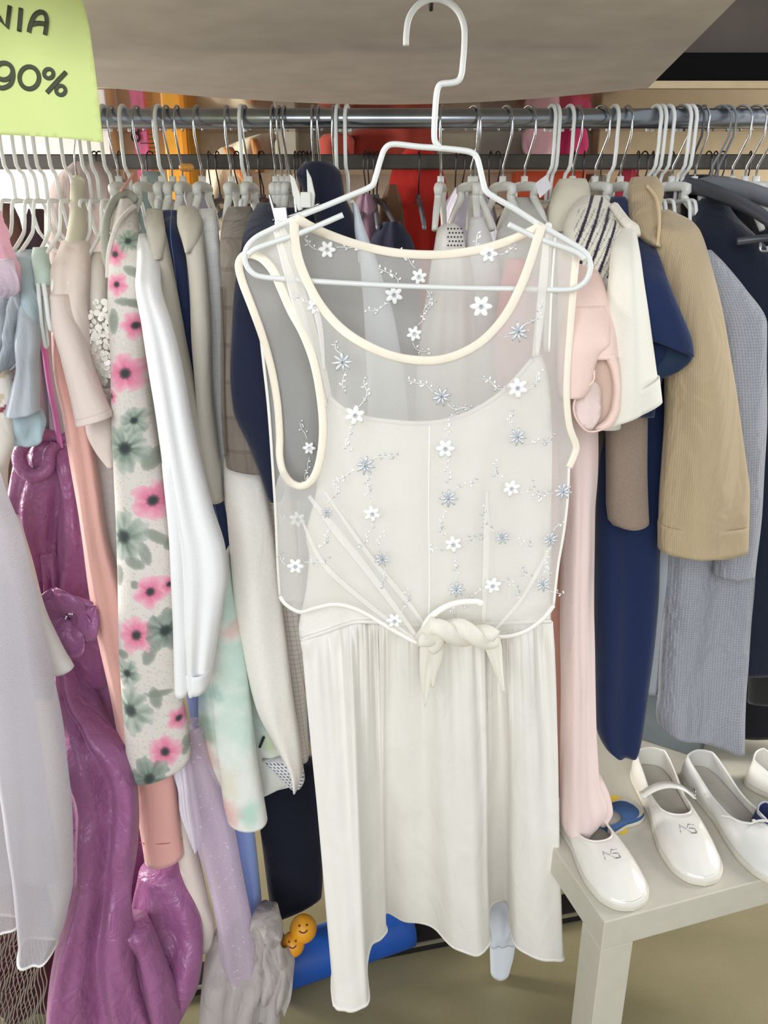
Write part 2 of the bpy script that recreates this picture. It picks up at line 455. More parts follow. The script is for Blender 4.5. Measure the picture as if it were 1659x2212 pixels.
def coat_hanger(metal, plast, wid=.185, th=.007):
    top = crv([(-wid, 0, -.155), (-wid*.75, 0, -.133), (-wid*.4, 0, -.112), (-.03, 0, -.101), (0, 0, -.098), (.03, 0, -.101), (wid*.4, 0, -.112), (wid*.75, 0, -.133), (wid, 0, -.155)], 3)
    body = tube(top, lambda t: th * (1.25 - abs(t - .5)), 10, sqy=1.0)
    nub = tube([(0, 0, -.085), (0, 0, -.10)], .0048, 10)
    return [('hook', tube(hook_pts(-.094), .0016, 8), metal), ('shoulder_bar', body.add(nub), plast)]
def clip_hanger(metal, clipm):
    bar = tube([(-.13, 0, -.125), (.13, 0, -.125)], .0016, 8)
    return [('hook', tube(hook_pts(-.125), .0014, 8), metal), ('bar', bar, metal)] + [
        ('clip', join([box((x, -.006, -.135), (.018, .003, .05), Matrix.Rotation(radians(14), 3, 'X')), box((x, .006, -.135), (.018, .003, .05), Matrix.Rotation(radians(-14), 3, 'X'))]), clipm) for x in (-.12, .12)]
ORD = ['first', 'second', 'third', 'fourth', 'fifth', 'sixth', 'seventh', 'eighth', 'ninth', 'tenth', 'eleventh', 'twelfth', 'thirteenth', 'fourteenth', 'fifteenth', 'sixteenth', 'seventeenth', 'eighteenth', 'nineteenth', 'twentieth', 'twenty-first', 'twenty-second', 'twenty-third', 'twenty-fourth', 'twenty-fifth', 'twenty-sixth', 'twenty-seventh', 'twenty-eighth', 'twenty-ninth', 'thirtieth', 'thirty-first', 'thirty-second', 'thirty-third', 'thirty-fourth', 'thirty-fifth', 'thirty-sixth', 'thirty-seventh', 'thirty-eighth', 'thirty-ninth', 'fortieth', 'forty-first', 'forty-second', 'forty-third', 'forty-fourth', 'forty-fifth', 'forty-sixth', 'forty-seventh', 'forty-eighth', 'forty-ninth', 'fiftieth']
def row(name, parts, spots, y, z, label, group, cat='hanger'):
    proto = None
    for i, s in enumerate(sorted(spots)):
        px, deg = s[0], s[1]
        w = P(px, s[2] if len(s) > 2 else 257, y)
        lb = label % ORD[i]
        if proto is None:
            proto = thing(name, lb, cat, parts, group, (w.x, y, z), radians(deg), True); o = proto
        else:
            o = copy_tree(proto); o.location = (w.x, y, z); o.rotation_euler = (0, 0, radians(deg)); o['label'] = lb
row('wire_hanger', wire_hanger(K['white_wire'], .165), [(8, -92), (36, -95), (58, -91), (80, -93), (106, -88), (139, -94), (178, -92), (196, -89), (226, -93)], RY, RZ,
    'white coated wire hanger, %s from the left in the bunch below yellow notice', 'white wire hangers below the notice')
row('wire_hanger', wire_hanger(K['white_wire'], .10), [(268, -91), (345, -94), (523, -92), (730, -96), (750, -97),
     (1190, -82), (1200, -84), (1228, -80), (1325, -84), (1414, -82), (1425, -82), (1441, -80), (1478, -83), (1489, -81)], RY, RZ,
    'white wire hanger on the front rail, %s one right of the yellow notice', 'white wire hangers on the front rail')
row('coat_hanger', coat_hanger(K['chrome'], K['white_plastic'], .062, .0055), [(243, -92), (298, -95), (338, -90), (362, -94), (385, -92), (427, -95), (492, -92), (531, -96), (590, -92), (604, -95), (616, -93), (676, -91), (690, -95), (721, -93),
     (955, -100), (1022, -66), (1030, -90), (1092, -70), (1140, -66), (1246, -80), (1296, -62), (1352, -80), (1466, -60), (1516, -82), (1598, -62), (1628, -60), (1652, -64)], RY, RZ,
    'chrome hooked coat hanger, %s chrome hook from the left along the shiny front rail', 'chrome hooked hangers on the front rail')
row('moulded_hanger', coat_hanger(K['grey_plastic'], K['grey_plastic'], .2, .011), [(1553, -60), (1566, -66)], RY, RZ,
    'thick grey plastic hanger sloping down to the right edge, %s of the pair', 'grey plastic hangers at right')
row('dark_hanger', coat_hanger(K['dark_plastic'], K['dark_plastic'], .19, .009), [(1500, -72)], RY, RZ, 'dark plastic hanger, %s left of the grey plastic pair on front rail', None)
row('rear_hanger', coat_hanger(K['blackwire'], K['grey_plastic'], .16, .006),
    [(x, -90 + random.uniform(-16, 16), 340) for x in (205, 216, 258, 325, 452, 470, 512, 560, 566, 638, 648, 656, 664, 672, 790, 798, 806, 814, 905, 985, 998, 1060, 1075, 1240, 1262, 1300, 1378, 1392, 1410, 1450, 1530, 1545, 1560, 1620)],
    1.91, 1.473, 'thin dark hook on the rear rail, %s from the left', 'dark hooks on the rear rail')

# ------------------------------------------------------------------ things against the back wall
def wallbox(name, label, cat, x0, x1, y0, y1, Y, rgb, th=.05, extra=(), rough=.5, z0=None):
    a, b = P(x0, y0, Y), P(x1, y1, Y)
    zb = z0 if z0 is not None else b.z
    parts = [('body', box(((a.x+b.x)/2, Y + th/2, (a.z+zb)/2), (abs(b.x-a.x), th, abs(a.z-zb))), solid(name + '_paint', rgb, rough), {'bev': .004})]
    parts += list(extra)
    return thing(name, label, cat, parts)
t_ = []
for k in range(16):
    q = P(0, 262 + k*9.5, 2.372); w_ = .045 if k % 5 == 0 else .022
    t_.append(box((P(338, 300, 2.372).x - w_/2, 2.372, q.z), (w_, .002, .002)))
q = P(292, 288, 2.372)
t_.append(tube([Vector((q.x + .012*cos(a), 2.372, q.z + .012 + .012*sin(a))) for a in [2*pi*k/12 for k in range(12)]], .003, 6, True))
t_.append(tube([Vector((q.x + .010*cos(a), 2.372, q.z - .010 + .010*sin(a))) for a in [2*pi*k/12 for k in range(12)]], .003, 6, True))
wallbox('growth_chart', 'pink height measuring board with black tick marks on the wall', 'chart', 281, 344, 225, 560, 2.375, (236, 122, 178), .02,
        [('markings', join(t_), solid('chart_ink', (40, 34, 40), .6))], z0=1.0)
a_ = P(405, 200, 2.33)
wallbox('yellow_cupboard', 'bright yellow-orange cupboard standing between pink board and cream fleece', 'cupboard', 346, 432, 205, 600, 2.30, (246, 178, 52), .12,
        [('door_edge', box((P(398, 300, 2.29).x, 2.297, .96), (.012, .012, 1.2)), solid('orange_edge', (226, 146, 20), .4))], z0=.3)
wallbox('white_cupboard', 'white cupboard with thin door gaps behind the leftmost hangers', 'cupboard', -60, 272, 215, 620, 2.34, (240, 234, 226), .1,
        [('door_gap', box((P(236 + 22*k, 300, 2.33).x, 2.338, 1.0), (.004, .004, 1.1)), solid('gap_shadow', (120, 104, 98), .6)) for k in range(2)], z0=.4)
wallbox('cream_door_panel', 'cream door panel left of the red garments behind rails', 'panel', 590, 655, 215, 700, 2.36, (238, 228, 204), .05, z0=0.02)
wallbox('white_shelf_side', 'white upright shelf side above the dress hanger shoulder at right', 'shelf', 1040, 1118, 215, 700, 2.34, (236, 228, 208), .08, z0=0.02)
wallbox('beige_cupboard', 'wide beige cupboard behind the right half of the rear rail', 'cupboard', 1300, 1760, 205, 640, 2.34, (206, 186, 148), .07, z0=0.02)
wallbox('orange_box', 'orange-red cardboard box behind the rear rail right of dress hanger', 'box', 1122, 1262, 338, 430, 2.22, (222, 92, 50), .12)
# ring mark printed on the orange box
q = P(1153, 346, 2.214)
thing('box_shelf', 'small pale shelf carrying the orange-red box', 'shelf', [('', box((P(1190, 430, 2.28).x, 2.31, P(1190, 430, 2.22).z - .012), (.36, .24, .02)), solid('pale_shelf', (220, 208, 184), .5), {'bev': .003})])
fl = loft([(292, 560, 600), (320, 470, 585), (360, 446, 580), (420, 440, 575), (520, 436, 572), (640, 440, 570)], 2.18, .05, .06, rough=.012, seed=3, rs=14)
thing('fleece_jacket', 'cream curly fleece jacket with tan patches right of yellow cupboard', 'jacket', [
    ('body', fl, fabric('curly_fleece', (242, 228, 196), .95, 160, .4, .2, 60)),
    ('patch', join([loft([(318, 478, 500), (345, 490, 520), (372, 505, 540), (395, 528, 548)], 2.10, .012, .012, rough=.004),
                    loft([(300, 540, 556), (340, 548, 570), (372, 552, 572)], 2.10, .012, .012, rough=.004)]), fabric('tan_fleece', (206, 142, 84), .95, 160, .6, .4, 40))])

# ------------------------------------------------------------------ clothes on the rear rail
REAR = [  # left, right, top, bottom, colour, depth, kind, label
    (-40, 52, 440, 1500, (112, 84, 74), 1.84, 'dress', 'brown garment at far left on the rear rail'),
    (52, 108, 452, 1450, (76, 60, 70), 1.88, 'jacket', 'dark plum garment beside the brown one on the rear rail'),
    (100, 292, 352, 1400, (156, 140, 134), 1.80, 'knit_dress', 'mauve-grey knit garment behind the pale blush blouse'),
    (285, 372, 372, 1400, (150, 168, 164), 1.84, 'blouse', 'grey-green tie-dyed garment behind the floral one'),
    (362, 470, 410, 1400, (168, 162, 176), 1.82, 'blouse', 'lilac-grey garment behind the beige blazers'),
    (470, 590, 470, 1500, (120, 112, 104), 1.86, 'coat', 'taupe garment behind the plaid jacket'),
    (585, 650, 400, 1500, (196, 74, 66), 1.92, 'dress', 'dull red garment behind the clip hanger'),
    (640, 770, 560, 1600, (84, 82, 96), 1.82, 'dress', 'slate garment behind the navy clipped skirt'),
    (752, 826, 420, 1500, (166, 132, 152), 1.84, 'blouse', 'dusty mauve garment under four thin white hooks'),
    (818, 876, 400, 1500, (130, 96, 74), 1.90, 'coat', 'brown garment left of the coral red one'),
    (838, 968, 318, 1500, (238, 66, 58), 1.98, 'dress', 'coral red garment glowing behind the dress hanger'),
    (790, 905, 480, 1400, (40, 42, 62), 1.78, 'jacket', 'small navy garment in front of the coral red one'),
    (950, 1075, 400, 1500, (150, 140, 156), 1.80, 'blouse', 'grey-violet garment under clear plastic behind the dress neckline'),
    (1060, 1180, 440, 1500, (152, 150, 152), 1.82, 'blouse', 'light grey garment right of the plastic-covered one'),
    (1170, 1262, 415, 1500, (198, 196, 194), 1.86, 'blouse', 'pale grey garment behind the cream collar'),
    (1255, 1330, 380, 1500, (132, 124, 112), 1.84, 'coat', 'grey-brown garment behind the white plastic hanger shoulders'),
    (1322, 1392, 360, 1500, (204, 70, 88), 2.0, 'blouse', 'raspberry garment behind the tan corduroy collar'),
    (1385, 1475, 372, 1500, (120, 104, 84), 1.86, 'coat', 'khaki garment behind the tan corduroy jacket'),
    (1468, 1552, 392, 1600, (30, 32, 42), 1.84, 'coat', 'black garment with a grey neck label at right on the rear rail'),
    (1545, 1720, 400, 1650, (28, 30, 36), 1.80, 'coat', 'black coat at the far right on the rear rail'),
]
for i, (x0, x1, y0, y1, rgb, Y, kind, lb) in enumerate(REAR):
    w = x1 - x0; xm = (x0 + x1) / 2
    m = loft([(y0, xm - w*.16, xm + w*.16), (y0 + 40, xm - w*.40, xm + w*.38), (y0 + 110, x0, x1), (y0 + 300, x0 + 4, x1 - 2), (y1, lerp(x0, CX, .10), lerp(x1, CX, .10))], Y, .035, .03,
             nu=18, dv=16, folds=((.012, 1.6, i*.7, .3), (.006, 3.2, i*1.1, .5)), seed=i)
    thing(kind, lb, kind.replace('_', ' '), [('', m, fabric('rear_cloth', rgb, .9, 500, .15, .3), {'solid': .002})], 'clothes on the rear rail')
pc = loft([(405, 985, 1010), (425, 975, 1030), (470, 958, 1062), (540, 945, 1080), (640, 940, 1085)], 1.70, .03, .03, nu=16, rough=.006)
m_, N_, L_, B_ = newmat('clear_plastic_film')
B_.inputs['Base Color'].default_value = C((226, 222, 232)); B_.inputs['Roughness'].default_value = .12
tp_ = N_.new('ShaderNodeBsdfTransparent'); mx_ = N_.new('ShaderNodeMixShader'); lw_ = N_.new('ShaderNodeLayerWeight'); lw_.inputs[0].default_value = .4
nz_ = N_.new('ShaderNodeTexNoise'); nz_.inputs['Scale'].default_value = 30; b_ = N_.new('ShaderNodeBump'); b_.inputs['Strength'].default_value = .6
L_.new(nz_.outputs[0], b_.inputs['Height']); L_.new(b_.outputs[0], B_.inputs['Normal'])
L_.new(math_(N_, L_, 'ADD', math_(N_, L_, 'MULTIPLY', lw_.outputs['Facing'], .5), .18), mx_.inputs[0]); L_.new(tp_.outputs[0], mx_.inputs[1]); L_.new(B_.outputs[0], mx_.inputs[2]); L_.new(mx_.outputs[0], N_['Material Output'].inputs['Surface'])
thing('plastic_cover', 'clear plastic garment cover behind the dress neckline', 'cover', [('', pc, m_, {})])
for (x0, x1, y0, Y, rgb, lb) in [(690, 768, 292, 2.12, (206, 96, 80), 'reddish bundle on the shelf above the rear rail by the dress hanger arm'), (1130, 1200, 276, 2.2, (238, 190, 196), 'pale pink bundle above the orange-red box'), (1172, 1262, 272, 2.26, (206, 60, 110), 'magenta bundle above the orange-red box'), (760, 950, 280, 2.16, (176, 74, 58), 'rust red bundle above the coral red garment')]:
    thing('folded_cloth', lb, 'cloth', [('', loft([(y0, x0+10, x1-10), (y0+12, x0, x1), (y0+40, x0, x1), (y0 + 70, x0 + 8, x1 - 8)], Y, .05, .05, nu=14, dv=6, rough=.01, rs=20), fabric('bundle_cloth', rgb, .9), {})])
thing('cloth_shelf', 'thin white shelf board holding cloth bundles behind the rear rail', 'shelf', [('', box((.1, 2.25, P(800, 352, 2.16).z - .008), (1.0, .24, .016)), solid('white_board', (228, 220, 206), .5), {'bev': .003})])
# ------------------------------------------------------------------ clothes on the front rail, left of the cream dress
FF = lambda *a: tuple(a)
def G(name, label, cat, parts): return thing(name, label, cat, parts)
so = {'solid': .0016}

# grey organza gown at the left edge
org = sheer('grey_organza', (206, 202, 208), .66, 500, .3, .3)
cordm = fabric('white_cord', (240, 238, 234), .8)
o1 = [(1010, -60, -8, .94), (1080, -60, 14, .935), (1150, -60, 38, .93), (1250, -70, 62, .92), (1400, -60, 92, .91), (1600, -10, 140, .90), (1800, 20, 158, .895), (1900, 34, 158, .893), (1960, 42, 146, .892), (2010, 48, 134, .891), (2040, 50, 122, .89)]
o2 = [(1150, -140, 0, .97), (1500, -150, 20, .96), (1800, -150, 46, .95), (1990, -140, 48, .945)]
lo1 = loft(o1, .9, .035, .02, dv=8, folds=((.008, 1.2, .4, .2),), hem=12, rough=.003, seed=1, cap=False)
lo2 = loft(o2, .95, .03, .02, dv=8, folds=((.008, 2.3, .1, .2),), hem=6, rough=.003, seed=2, cap=False)
def hemcord(m, nu): return tube([m.v[-(2*nu - 2) + j] for j in range(2*nu - 2)], .0022, 6, True)
G('organza_gown', 'sheer grey organza skirt panels with white corded hems at lower left edge', 'gown', [
    ('front_panel', lo1, org),
    ('rear_panel', lo2, org),
    ('lining', loft([(1060, -130, 0, 1.0), (1160, -130, 34, 1.0), (1500, -120, 70, .985), (1900, -110, 128, .965)], .98, .012, .012, dv=14, folds=((.006, 3, .2, .1),)), fabric('organza_lining', (206, 204, 204), .8), so),
    ('hem_cord', hemcord(lo1, 26), cordm), ('hem_cord', hemcord(lo2, 26), cordm)])

# cream blouse with burgundy leaf print
def leafcol(s, v, px, py):
    c = (228, 220, 210)
    for k in range(46):
        a = (k * 0.618) % 1; b = ((k * 0.37 + .11) % 1); an = k * 1.9
        dx, dy = (s - a) * 90, (v - b) * 430
        u = dx*cos(an) + dy*sin(an); w = -dx*sin(an) + dy*cos(an)
        d = (u/13)**2 + (w/5)**2
        if d < 1: c = mixc(c, [(122, 42, 58), (170, 96, 104), (196, 176, 150)][k % 3], .85)
    return c
G('leaf_print_dress', 'cream dress with burgundy leaf print, a thin strip at far left edge', 'dress', [('', loft([(770, -60, 8, 1.0), (860, -60, 30, .99), (940, -60, 30, .985), (1020, -60, 12, .98), (1100, -60, 10, .98), (1180, -60, 30, .98), (1260, -60, 46, .98)], 1.0, .02, .03, dv=4, nu=30, col=leafcol), fabric('leaf_print', (255, 255, 255), .85, attr=True), so)])
G('tulle_blouse', 'crumpled pink tulle blouse top at far left below white hangers', 'blouse', [
    ('body', loft([(455, -30, 4, 1.12), (500, -40, 14, 1.08), (545, -40, 24, 1.05), (585, -40, 40, 1.03), (625, -40, 44, 1.02), (680, -40, 20, 1.02), (800, -40, 10, 1.02)], 1.05, .02, .04, folds=((.008, 3, 0, .6),), rough=.010, rs=16), sheer('pink_tulle', (232, 188, 204), .80, 500, .4)),
    ('ruffle', loft([(560, -20, 30, 1.01), (600, -20, 46, 1.0), (622, -10, 46, 1.0), (645, -6, 20, 1.0)], 1.0, .014, .01, folds=((.006, 4, .2, .3),), rough=.008, rs=20), sheer('lilac_tulle', (222, 208, 220), .85, 500, .4))])

# grey blue blouse with ruffles and bell sleeve
gb = fabric('powder_grey_chiffon', (196, 202, 210), .7, 500, .1, .35, 14, trans=.15)
gb2 = fabric('dusty_blue_chiffon', (172, 190, 198), .75, 500, .1, .35, 14)
G('bell_sleeve_blouse', 'powder grey blouse with ruffles and flared bell sleeve above purple gown', 'blouse', [
    ('shoulder', loft([(540, 40, 66, 1.12), (560, 32, 70, 1.08), (600, 36, 72, 1.04), (660, 46, 80, 1.02), (700, 46, 80, 1.01)], 1.05, .014, .02, dv=6), gb2, so),
    ('sleeve', loft([(655, 48, 78, 1.03), (700, 44, 80, 1.01), (740, 38, 82, 1.0), (790, 42, 78, .995), (830, 32, 80, .99), (870, 20, 80, .985), (888, 15, 82, .983)], 1.0, .022, .025, dv=5, folds=((.003, 1.5, 0, .2),), hem=6), gb, so),
    ('sleeve_lining', loft([(880, 20, 80, 1.0), (915, 22, 98, 1.005), (945, 30, 98, 1.01), (955, 40, 90, 1.01)], 1.0, .02, .012, dv=5, rough=.008, rs=22), gb2, so),
    ('ruffle', loft([(610, 14, 46, 1.02), (680, 4, 46, 1.01), (720, 8, 40, 1.005), (760, 2, 40, 1.0), (790, 6, 34, .998), (800, 8, 28, .998)], 1.01, .018, .012, dv=5, folds=((.007, 2.6, .3, .8),), rough=.010, rs=22), gb, so),
    ('body', loft([(760, -10, 30, 1.06), (860, 0, 60, 1.05), (925, 8, 66, 1.05), (955, 16, 56, 1.05)], 1.05, .016, .02), gb2, so)])
G('mint_top', 'pale mint and pink sleeveless top with thin straps beside grey bell sleeve', 'top', [
    ('shoulder', loft([(535, 76, 96, 1.11), (560, 72, 98, 1.07), (590, 76, 106, 1.05), (618, 80, 106, 1.04)], 1.06, .012, .02, dv=5), fabric('mint_cotton', (196, 216, 206), .85), so),
    ('strap', tube(pxpath([(82, 612, 1.03), (86, 660, 1.025), (90, 705, 1.02), (97, 745, 1.02), (102, 742, 1.025), (96, 690, 1.03), (92, 640, 1.04)], 1.03), .003), fabric('white_strap', (226, 230, 226), .8)),
    ('strap', tube(pxpath([(94, 612, 1.03), (100, 650, 1.025), (105, 690, 1.02), (110, 712, 1.02), (113, 700, 1.025), (106, 640, 1.04)], 1.03), .003), fabric('white_strap', (226, 230, 226), .8)),
    ('body', loft([(620, 74, 108, 1.12), (760, 84, 124, 1.115), (900, 92, 132, 1.11), (960, 94, 134, 1.11)], 1.1, .012, .03, folds=((.006, 2, 0, .3),)), fabric('lilac_gauze', (208, 198, 208), .8, trans=.2), so)])

# purple gown
sat = fabric('purple_crinkled_satin', (156, 94, 140), .36, 240, .25, .75, 32, .009, var=.08, sheen=.1, spec=.55, stretch=1.2)
def lobe(L, fo, seed, **k): return loft(L, 1.1, k.pop('df', .03), k.pop('db', .03), dv=7, nu=34, folds=fo, rough=k.pop('rough', .011), seed=seed, rs=9, **k)
petals = M()
for k in range(5):
    an = radians(90 + 72*k + 10); c0 = P(150, 1330, 1.035)
    ax = Vector((cos(an), 0, sin(an)))
    R_ = .036 if k % 2 else .043
    pm = M()
    for i in range(9):
        for j in range(9):
            u = i / 8; w = (j / 8 - .5) * 2
            wd = sin(pi * min(.985, .10 + u * .88)) ** .75 * R_ * 1.0
            perp = Vector((-ax.z, 0, ax.x))
            y_ = -.006 - .018 * sin(pi*u*.7) - .012 * w * w * sin(pi*u) + .004 * sin(6*w + k*2) + .006*(k % 2)
            pm.v.append(c0 + ax * (u * R_ * 1.25) + perp * (w * wd) + Vector((0, y_, 0))); pm.uv.append((u*.05, w*.05))
    for i in range(8):
        for j in range(8): pm.f.append((i*9+j, i*9+j+1, (i+1)*9+j+1, (i+1)*9+j))
    petals.add(pm)
gem = []
for k in range(7):
    c_ = P(146 + 10*cos(k*2.1)*(.4 + k*.1), 1326 + 14*sin(k*2.1)*(.4 + k*.1), 1.018); g_ = sph(c_, .0028, 6, 4); g_.smooth = False; gem.append(g_)
G('purple_gown', 'shiny purple crinkled satin gown with fabric flower and draped skirt', 'gown', [
    ('bodice', lobe([(935, 60, 140, 1.12), (965, 34, 150, 1.11), (1020, 20, 150, 1.10), (1080, 12, 140, 1.095), (1140, 24, 128, 1.09), (1200, 48, 118, 1.09), (1245, 70, 112, 1.09)], ((.006, 1.3, .2, .1), (.003, 3.1, .5, .1)), 3, cap=False), sat, so),
    ('rolled_neckline', tube(pxpath([(138, 950, 1.10), (104, 940, 1.09), (66, 948, 1.075), (42, 980, 1.07), (50, 1014, 1.066), (78, 1028, 1.064), (102, 1012, 1.068), (108, 978, 1.078), (122, 962, 1.088)], 1.08), lambda t: .0075 + .0025*sin(pi*t), 12), sat),
    ('side_panel', lobe([(968, 98, 148, 1.10), (1010, 112, 160, 1.09), (1100, 124, 172, 1.085), (1200, 122, 186, 1.08), (1290, 108, 205, 1.08), (1360, 110, 225, 1.08), (1480, 130, 235, 1.09)], ((.004, 1.4, 0, .2), (.002, 3, .5, .3)), 5), sat, so),
    ('gathered_waist', lobe([(1180, 66, 132, 1.105), (1260, 92, 140, 1.10), (1330, 100, 150, 1.10), (1420, 120, 170, 1.10)], ((.006, 3, 0, 1.0),), 8), sat, so),
    ('skirt_lobe', lobe([(1420, 132, 176, 1.08), (1490, 134, 196, 1.06), (1550, 132, 240, 1.04), (1620, 140, 280, 1.02), (1720, 156, 292, 1.0), (1820, 160, 290, .985), (1920, 150, 285, .97), (2020, 122, 290, .955), (2110, 108, 300, .945), (2205, 118, 330, .94)], ((.020, 1.5, .2, .25), (.006, 3.3, .1, .2)), 11, df=.045), sat, so),
    ('skirt_lobe', lobe([(1450, 178, 232, 1.12), (1540, 190, 262, 1.12), (1640, 230, 296, 1.12), (1760, 255, 360, 1.12), (1850, 262, 390, 1.105), (1920, 264, 396, 1.08), (1970, 270, 386, 1.06), (2000, 282, 352, 1.05)], ((.012, 1.2, .6, .2),), 13, capb=True, hem=14), sat, so),
    ('skirt_lobe', lobe([(1880, 300, 392, 1.05), (1950, 290, 420, 1.03), (2010, 288, 440, 1.02), (2060, 290, 446, 1.01), (2110, 300, 440, 1.0), (2150, 320, 420, .995), (2172, 350, 400, .99)], ((.012, 1.6, .1, .3),), 17, capb=True), sat, so),
    ('skirt_lobe', lobe([(1990, 240, 330, .975), (2060, 250, 352, .965), (2120, 270, 372, .955), (2170, 290, 386, .95), (2208, 300, 392, .945)], ((.014, 1.4, .5, .3),), 19), sat, so),
    ('strap', tube(pxpath([(84, 690, 1.10), (96, 760, 1.095), (108, 840, 1.09), (120, 900, 1.09), (131, 968, 1.088)], 1.09), .0042, sqy=.4), fabric('pink_satin_ribbon', (214, 126, 188), .4, sheen=.4)),
    ('fabric_flower', petals, sat, {'solid': .001, 'sub': 1, 'sub_parts': [('rhinestones', join(gem), solid('silver_gem', (225, 225, 232), .12, 1.0))]})])

# narrow white textured sleeve and knit strip
G('waffle_cardigan', 'white waffle textured sleeve slanting across the purple gown', 'cardigan', [('', loft([(1120, 8, 38, .985), (1200, 26, 62, .98), (1300, 58, 88, .975), (1400, 94, 130, .97), (1450, 116, 156, .968, -10)], .98, .012, .015, dv=7), fabric('white_waffle', (230, 226, 222), .85, 120, .5), so)])
G('salmon_jacket', 'long salmon pink satin garment hanging left of the floral print one', 'jacket', [
    ('front_edge', loft([(640, 112, 150, 1.10), (720, 114, 150, 1.07), (800, 120, 162, 1.06), (900, 140, 190, 1.05), (1000, 156, 206, 1.045), (1150, 178, 226, 1.04), (1300, 200, 262, 1.04), (1500, 238, 300, 1.035), (1650, 266, 330, 1.03)], 1.05, .014, .02, folds=((.004, 1.4, .2, .1),), rough=.003), fabric('salmon_satin', (222, 170, 160), .5, 300, .1, .25, sheen=.3), so),
    ('sleeve', loft([(1500, 262, 330, 1.06), (1600, 278, 362, 1.055), (1700, 292, 380, 1.05), (1790, 304, 390, 1.047), (1846, 314, 397, 1.045, -14)], 1.05, .022, .025, hem=8), fabric('salmon_satin', (220, 166, 157), .5, 300, .1, .25, sheen=.3), so),
    ('stitching', tube(pxpath([(303, 1820, 1.03), (330, 1823, 1.024), (360, 1822, 1.024), (394, 1812, 1.04)], 1.03), .0006), fabric('red_thread', (190, 90, 84))),
    ('glitter_trim', join([sph(P(134 + random.uniform(0, 12), 786 + random.uniform(-12, 14), 1.042), .0012, 6, 4) for _ in range(14)]), solid('glitter', (240, 224, 200), .1, 1.0))])
bl = fabric('blush_chiffon', (238, 222, 214), .75, 500, .1, .3, 12, trans=.15)
G('blush_blouse', 'pale blush blouse with short loose sleeve on a cream plastic hanger', 'blouse', [
    ('shoulder', loft([(520, 136, 184, 1.12), (545, 126, 188, 1.09), (590, 112, 188, 1.06), (640, 112, 186, 1.04), (700, 118, 190, 1.03), (780, 140, 200, 1.03), (860, 170, 222, 1.04)], 1.05, .02, .025, folds=((.003, 2, 0, .2),)), bl, so),
    ('sleeve', loft([(636, 114, 150, 1.03), (700, 120, 168, 1.015), (760, 136, 188, 1.005), (830, 152, 214, 1.0), (895, 168, 238, .995, -18)], 1.0, .02, .02, dv=6, hem=4), bl, so),
    ('lower_sleeve', loft([(890, 186, 240, 1.03), (930, 190, 246, 1.03), (970, 208, 248, 1.03), (1005, 236, 250, 1.03)], 1.03, .012, .012, dv=6), bl, so),
    ('cuff', loft([(893, 168, 238, .992, -18), (908, 170, 242, .990, -18)], 1.0, .021, .021, dv=4, cap=False), bl, so)])
thing('cream_hanger', 'thick cream plastic hanger arm curving down into the pale blush blouse', 'hanger', [
    ('arm', tube(pxpath([(168, 388, 1.21), (167, 420, 1.19), (168, 455, 1.16), (166, 490, 1.135), (160, 530, 1.11), (155, 560, 1.09)], 1.1, 6), lambda t: .0088 + .004*t, 12, sqy=1.0), K['cream_plastic']),
    ('hook', tube([Vector((P(158, 300, 1.2).x, 1.2 + .0205*sin(a), RZ - .0175 + .0205*cos(a))) for a in [radians(-70 + 13*k) for k in range(13)]] + [P(160, 330, 1.205), P(166, 385, 1.21)], .0014, 8), K['chrome'])])

sq = [loft([(545, 190, 222, 1.13), (575, 186, 226, 1.10), (640, 188, 230, 1.07), (720, 190, 234, 1.055), (800, 194, 238, 1.05), (835, 198, 240, 1.05)], 1.06, .018, .02)]
sqn = M()
for k in range(120):
    v = random.random() ** .7; py = 650 + v * 185; px = random.uniform(192, 236); R_ = random.uniform(.0028, .0048)
    c_ = P(px, py, 1.033 + random.uniform(-.004, .002)); n_ = Vector((random.uniform(-.5, .5), -1, random.uniform(-.4, .5))).normalized()
    a_ = n_.orthogonal().normalized(); b2_ = n_.cross(a_); k0 = len(sqn.v)
    for j in range(8): sqn.v.append(c_ + (a_*cos(j*pi/4) + b2_*sin(j*pi/4)) * R_); sqn.uv.append((0, 0))
    sqn.f.append(tuple(range(k0, k0 + 8)))
sqn.smooth = False
G('sequin_top', 'ivory short sleeved top covered in round sequins left of the floral garment', 'top', [
    ('body', sq[0], fabric('ivory_mesh', (222, 216, 206), .7), so),
    ('sequins', sqn, solid('ivory_sequin', (246, 242, 232), .18, coat=.5), {'solid': .0004, 'kind': 'stuff'}),
    ('sleeve_hem', tube(pxpath([(200, 836, 1.03), (222, 842, 1.026), (241, 858, 1.04)], 1.03), .0026), fabric('ivory_hem', (232, 228, 222)))])
G('mesh_cardigan', 'white open mesh knit strip between the salmon and floral garments', 'cardigan', [('', loft([(860, 196, 246, 1.09), (1000, 192, 250, 1.085), (1150, 212, 256, 1.08), (1260, 244, 262, 1.075)], 1.08, .012, .02), fabric('white_mesh_knit', (226, 216, 212), .9, 150, .7, .2, var=.1), so)])

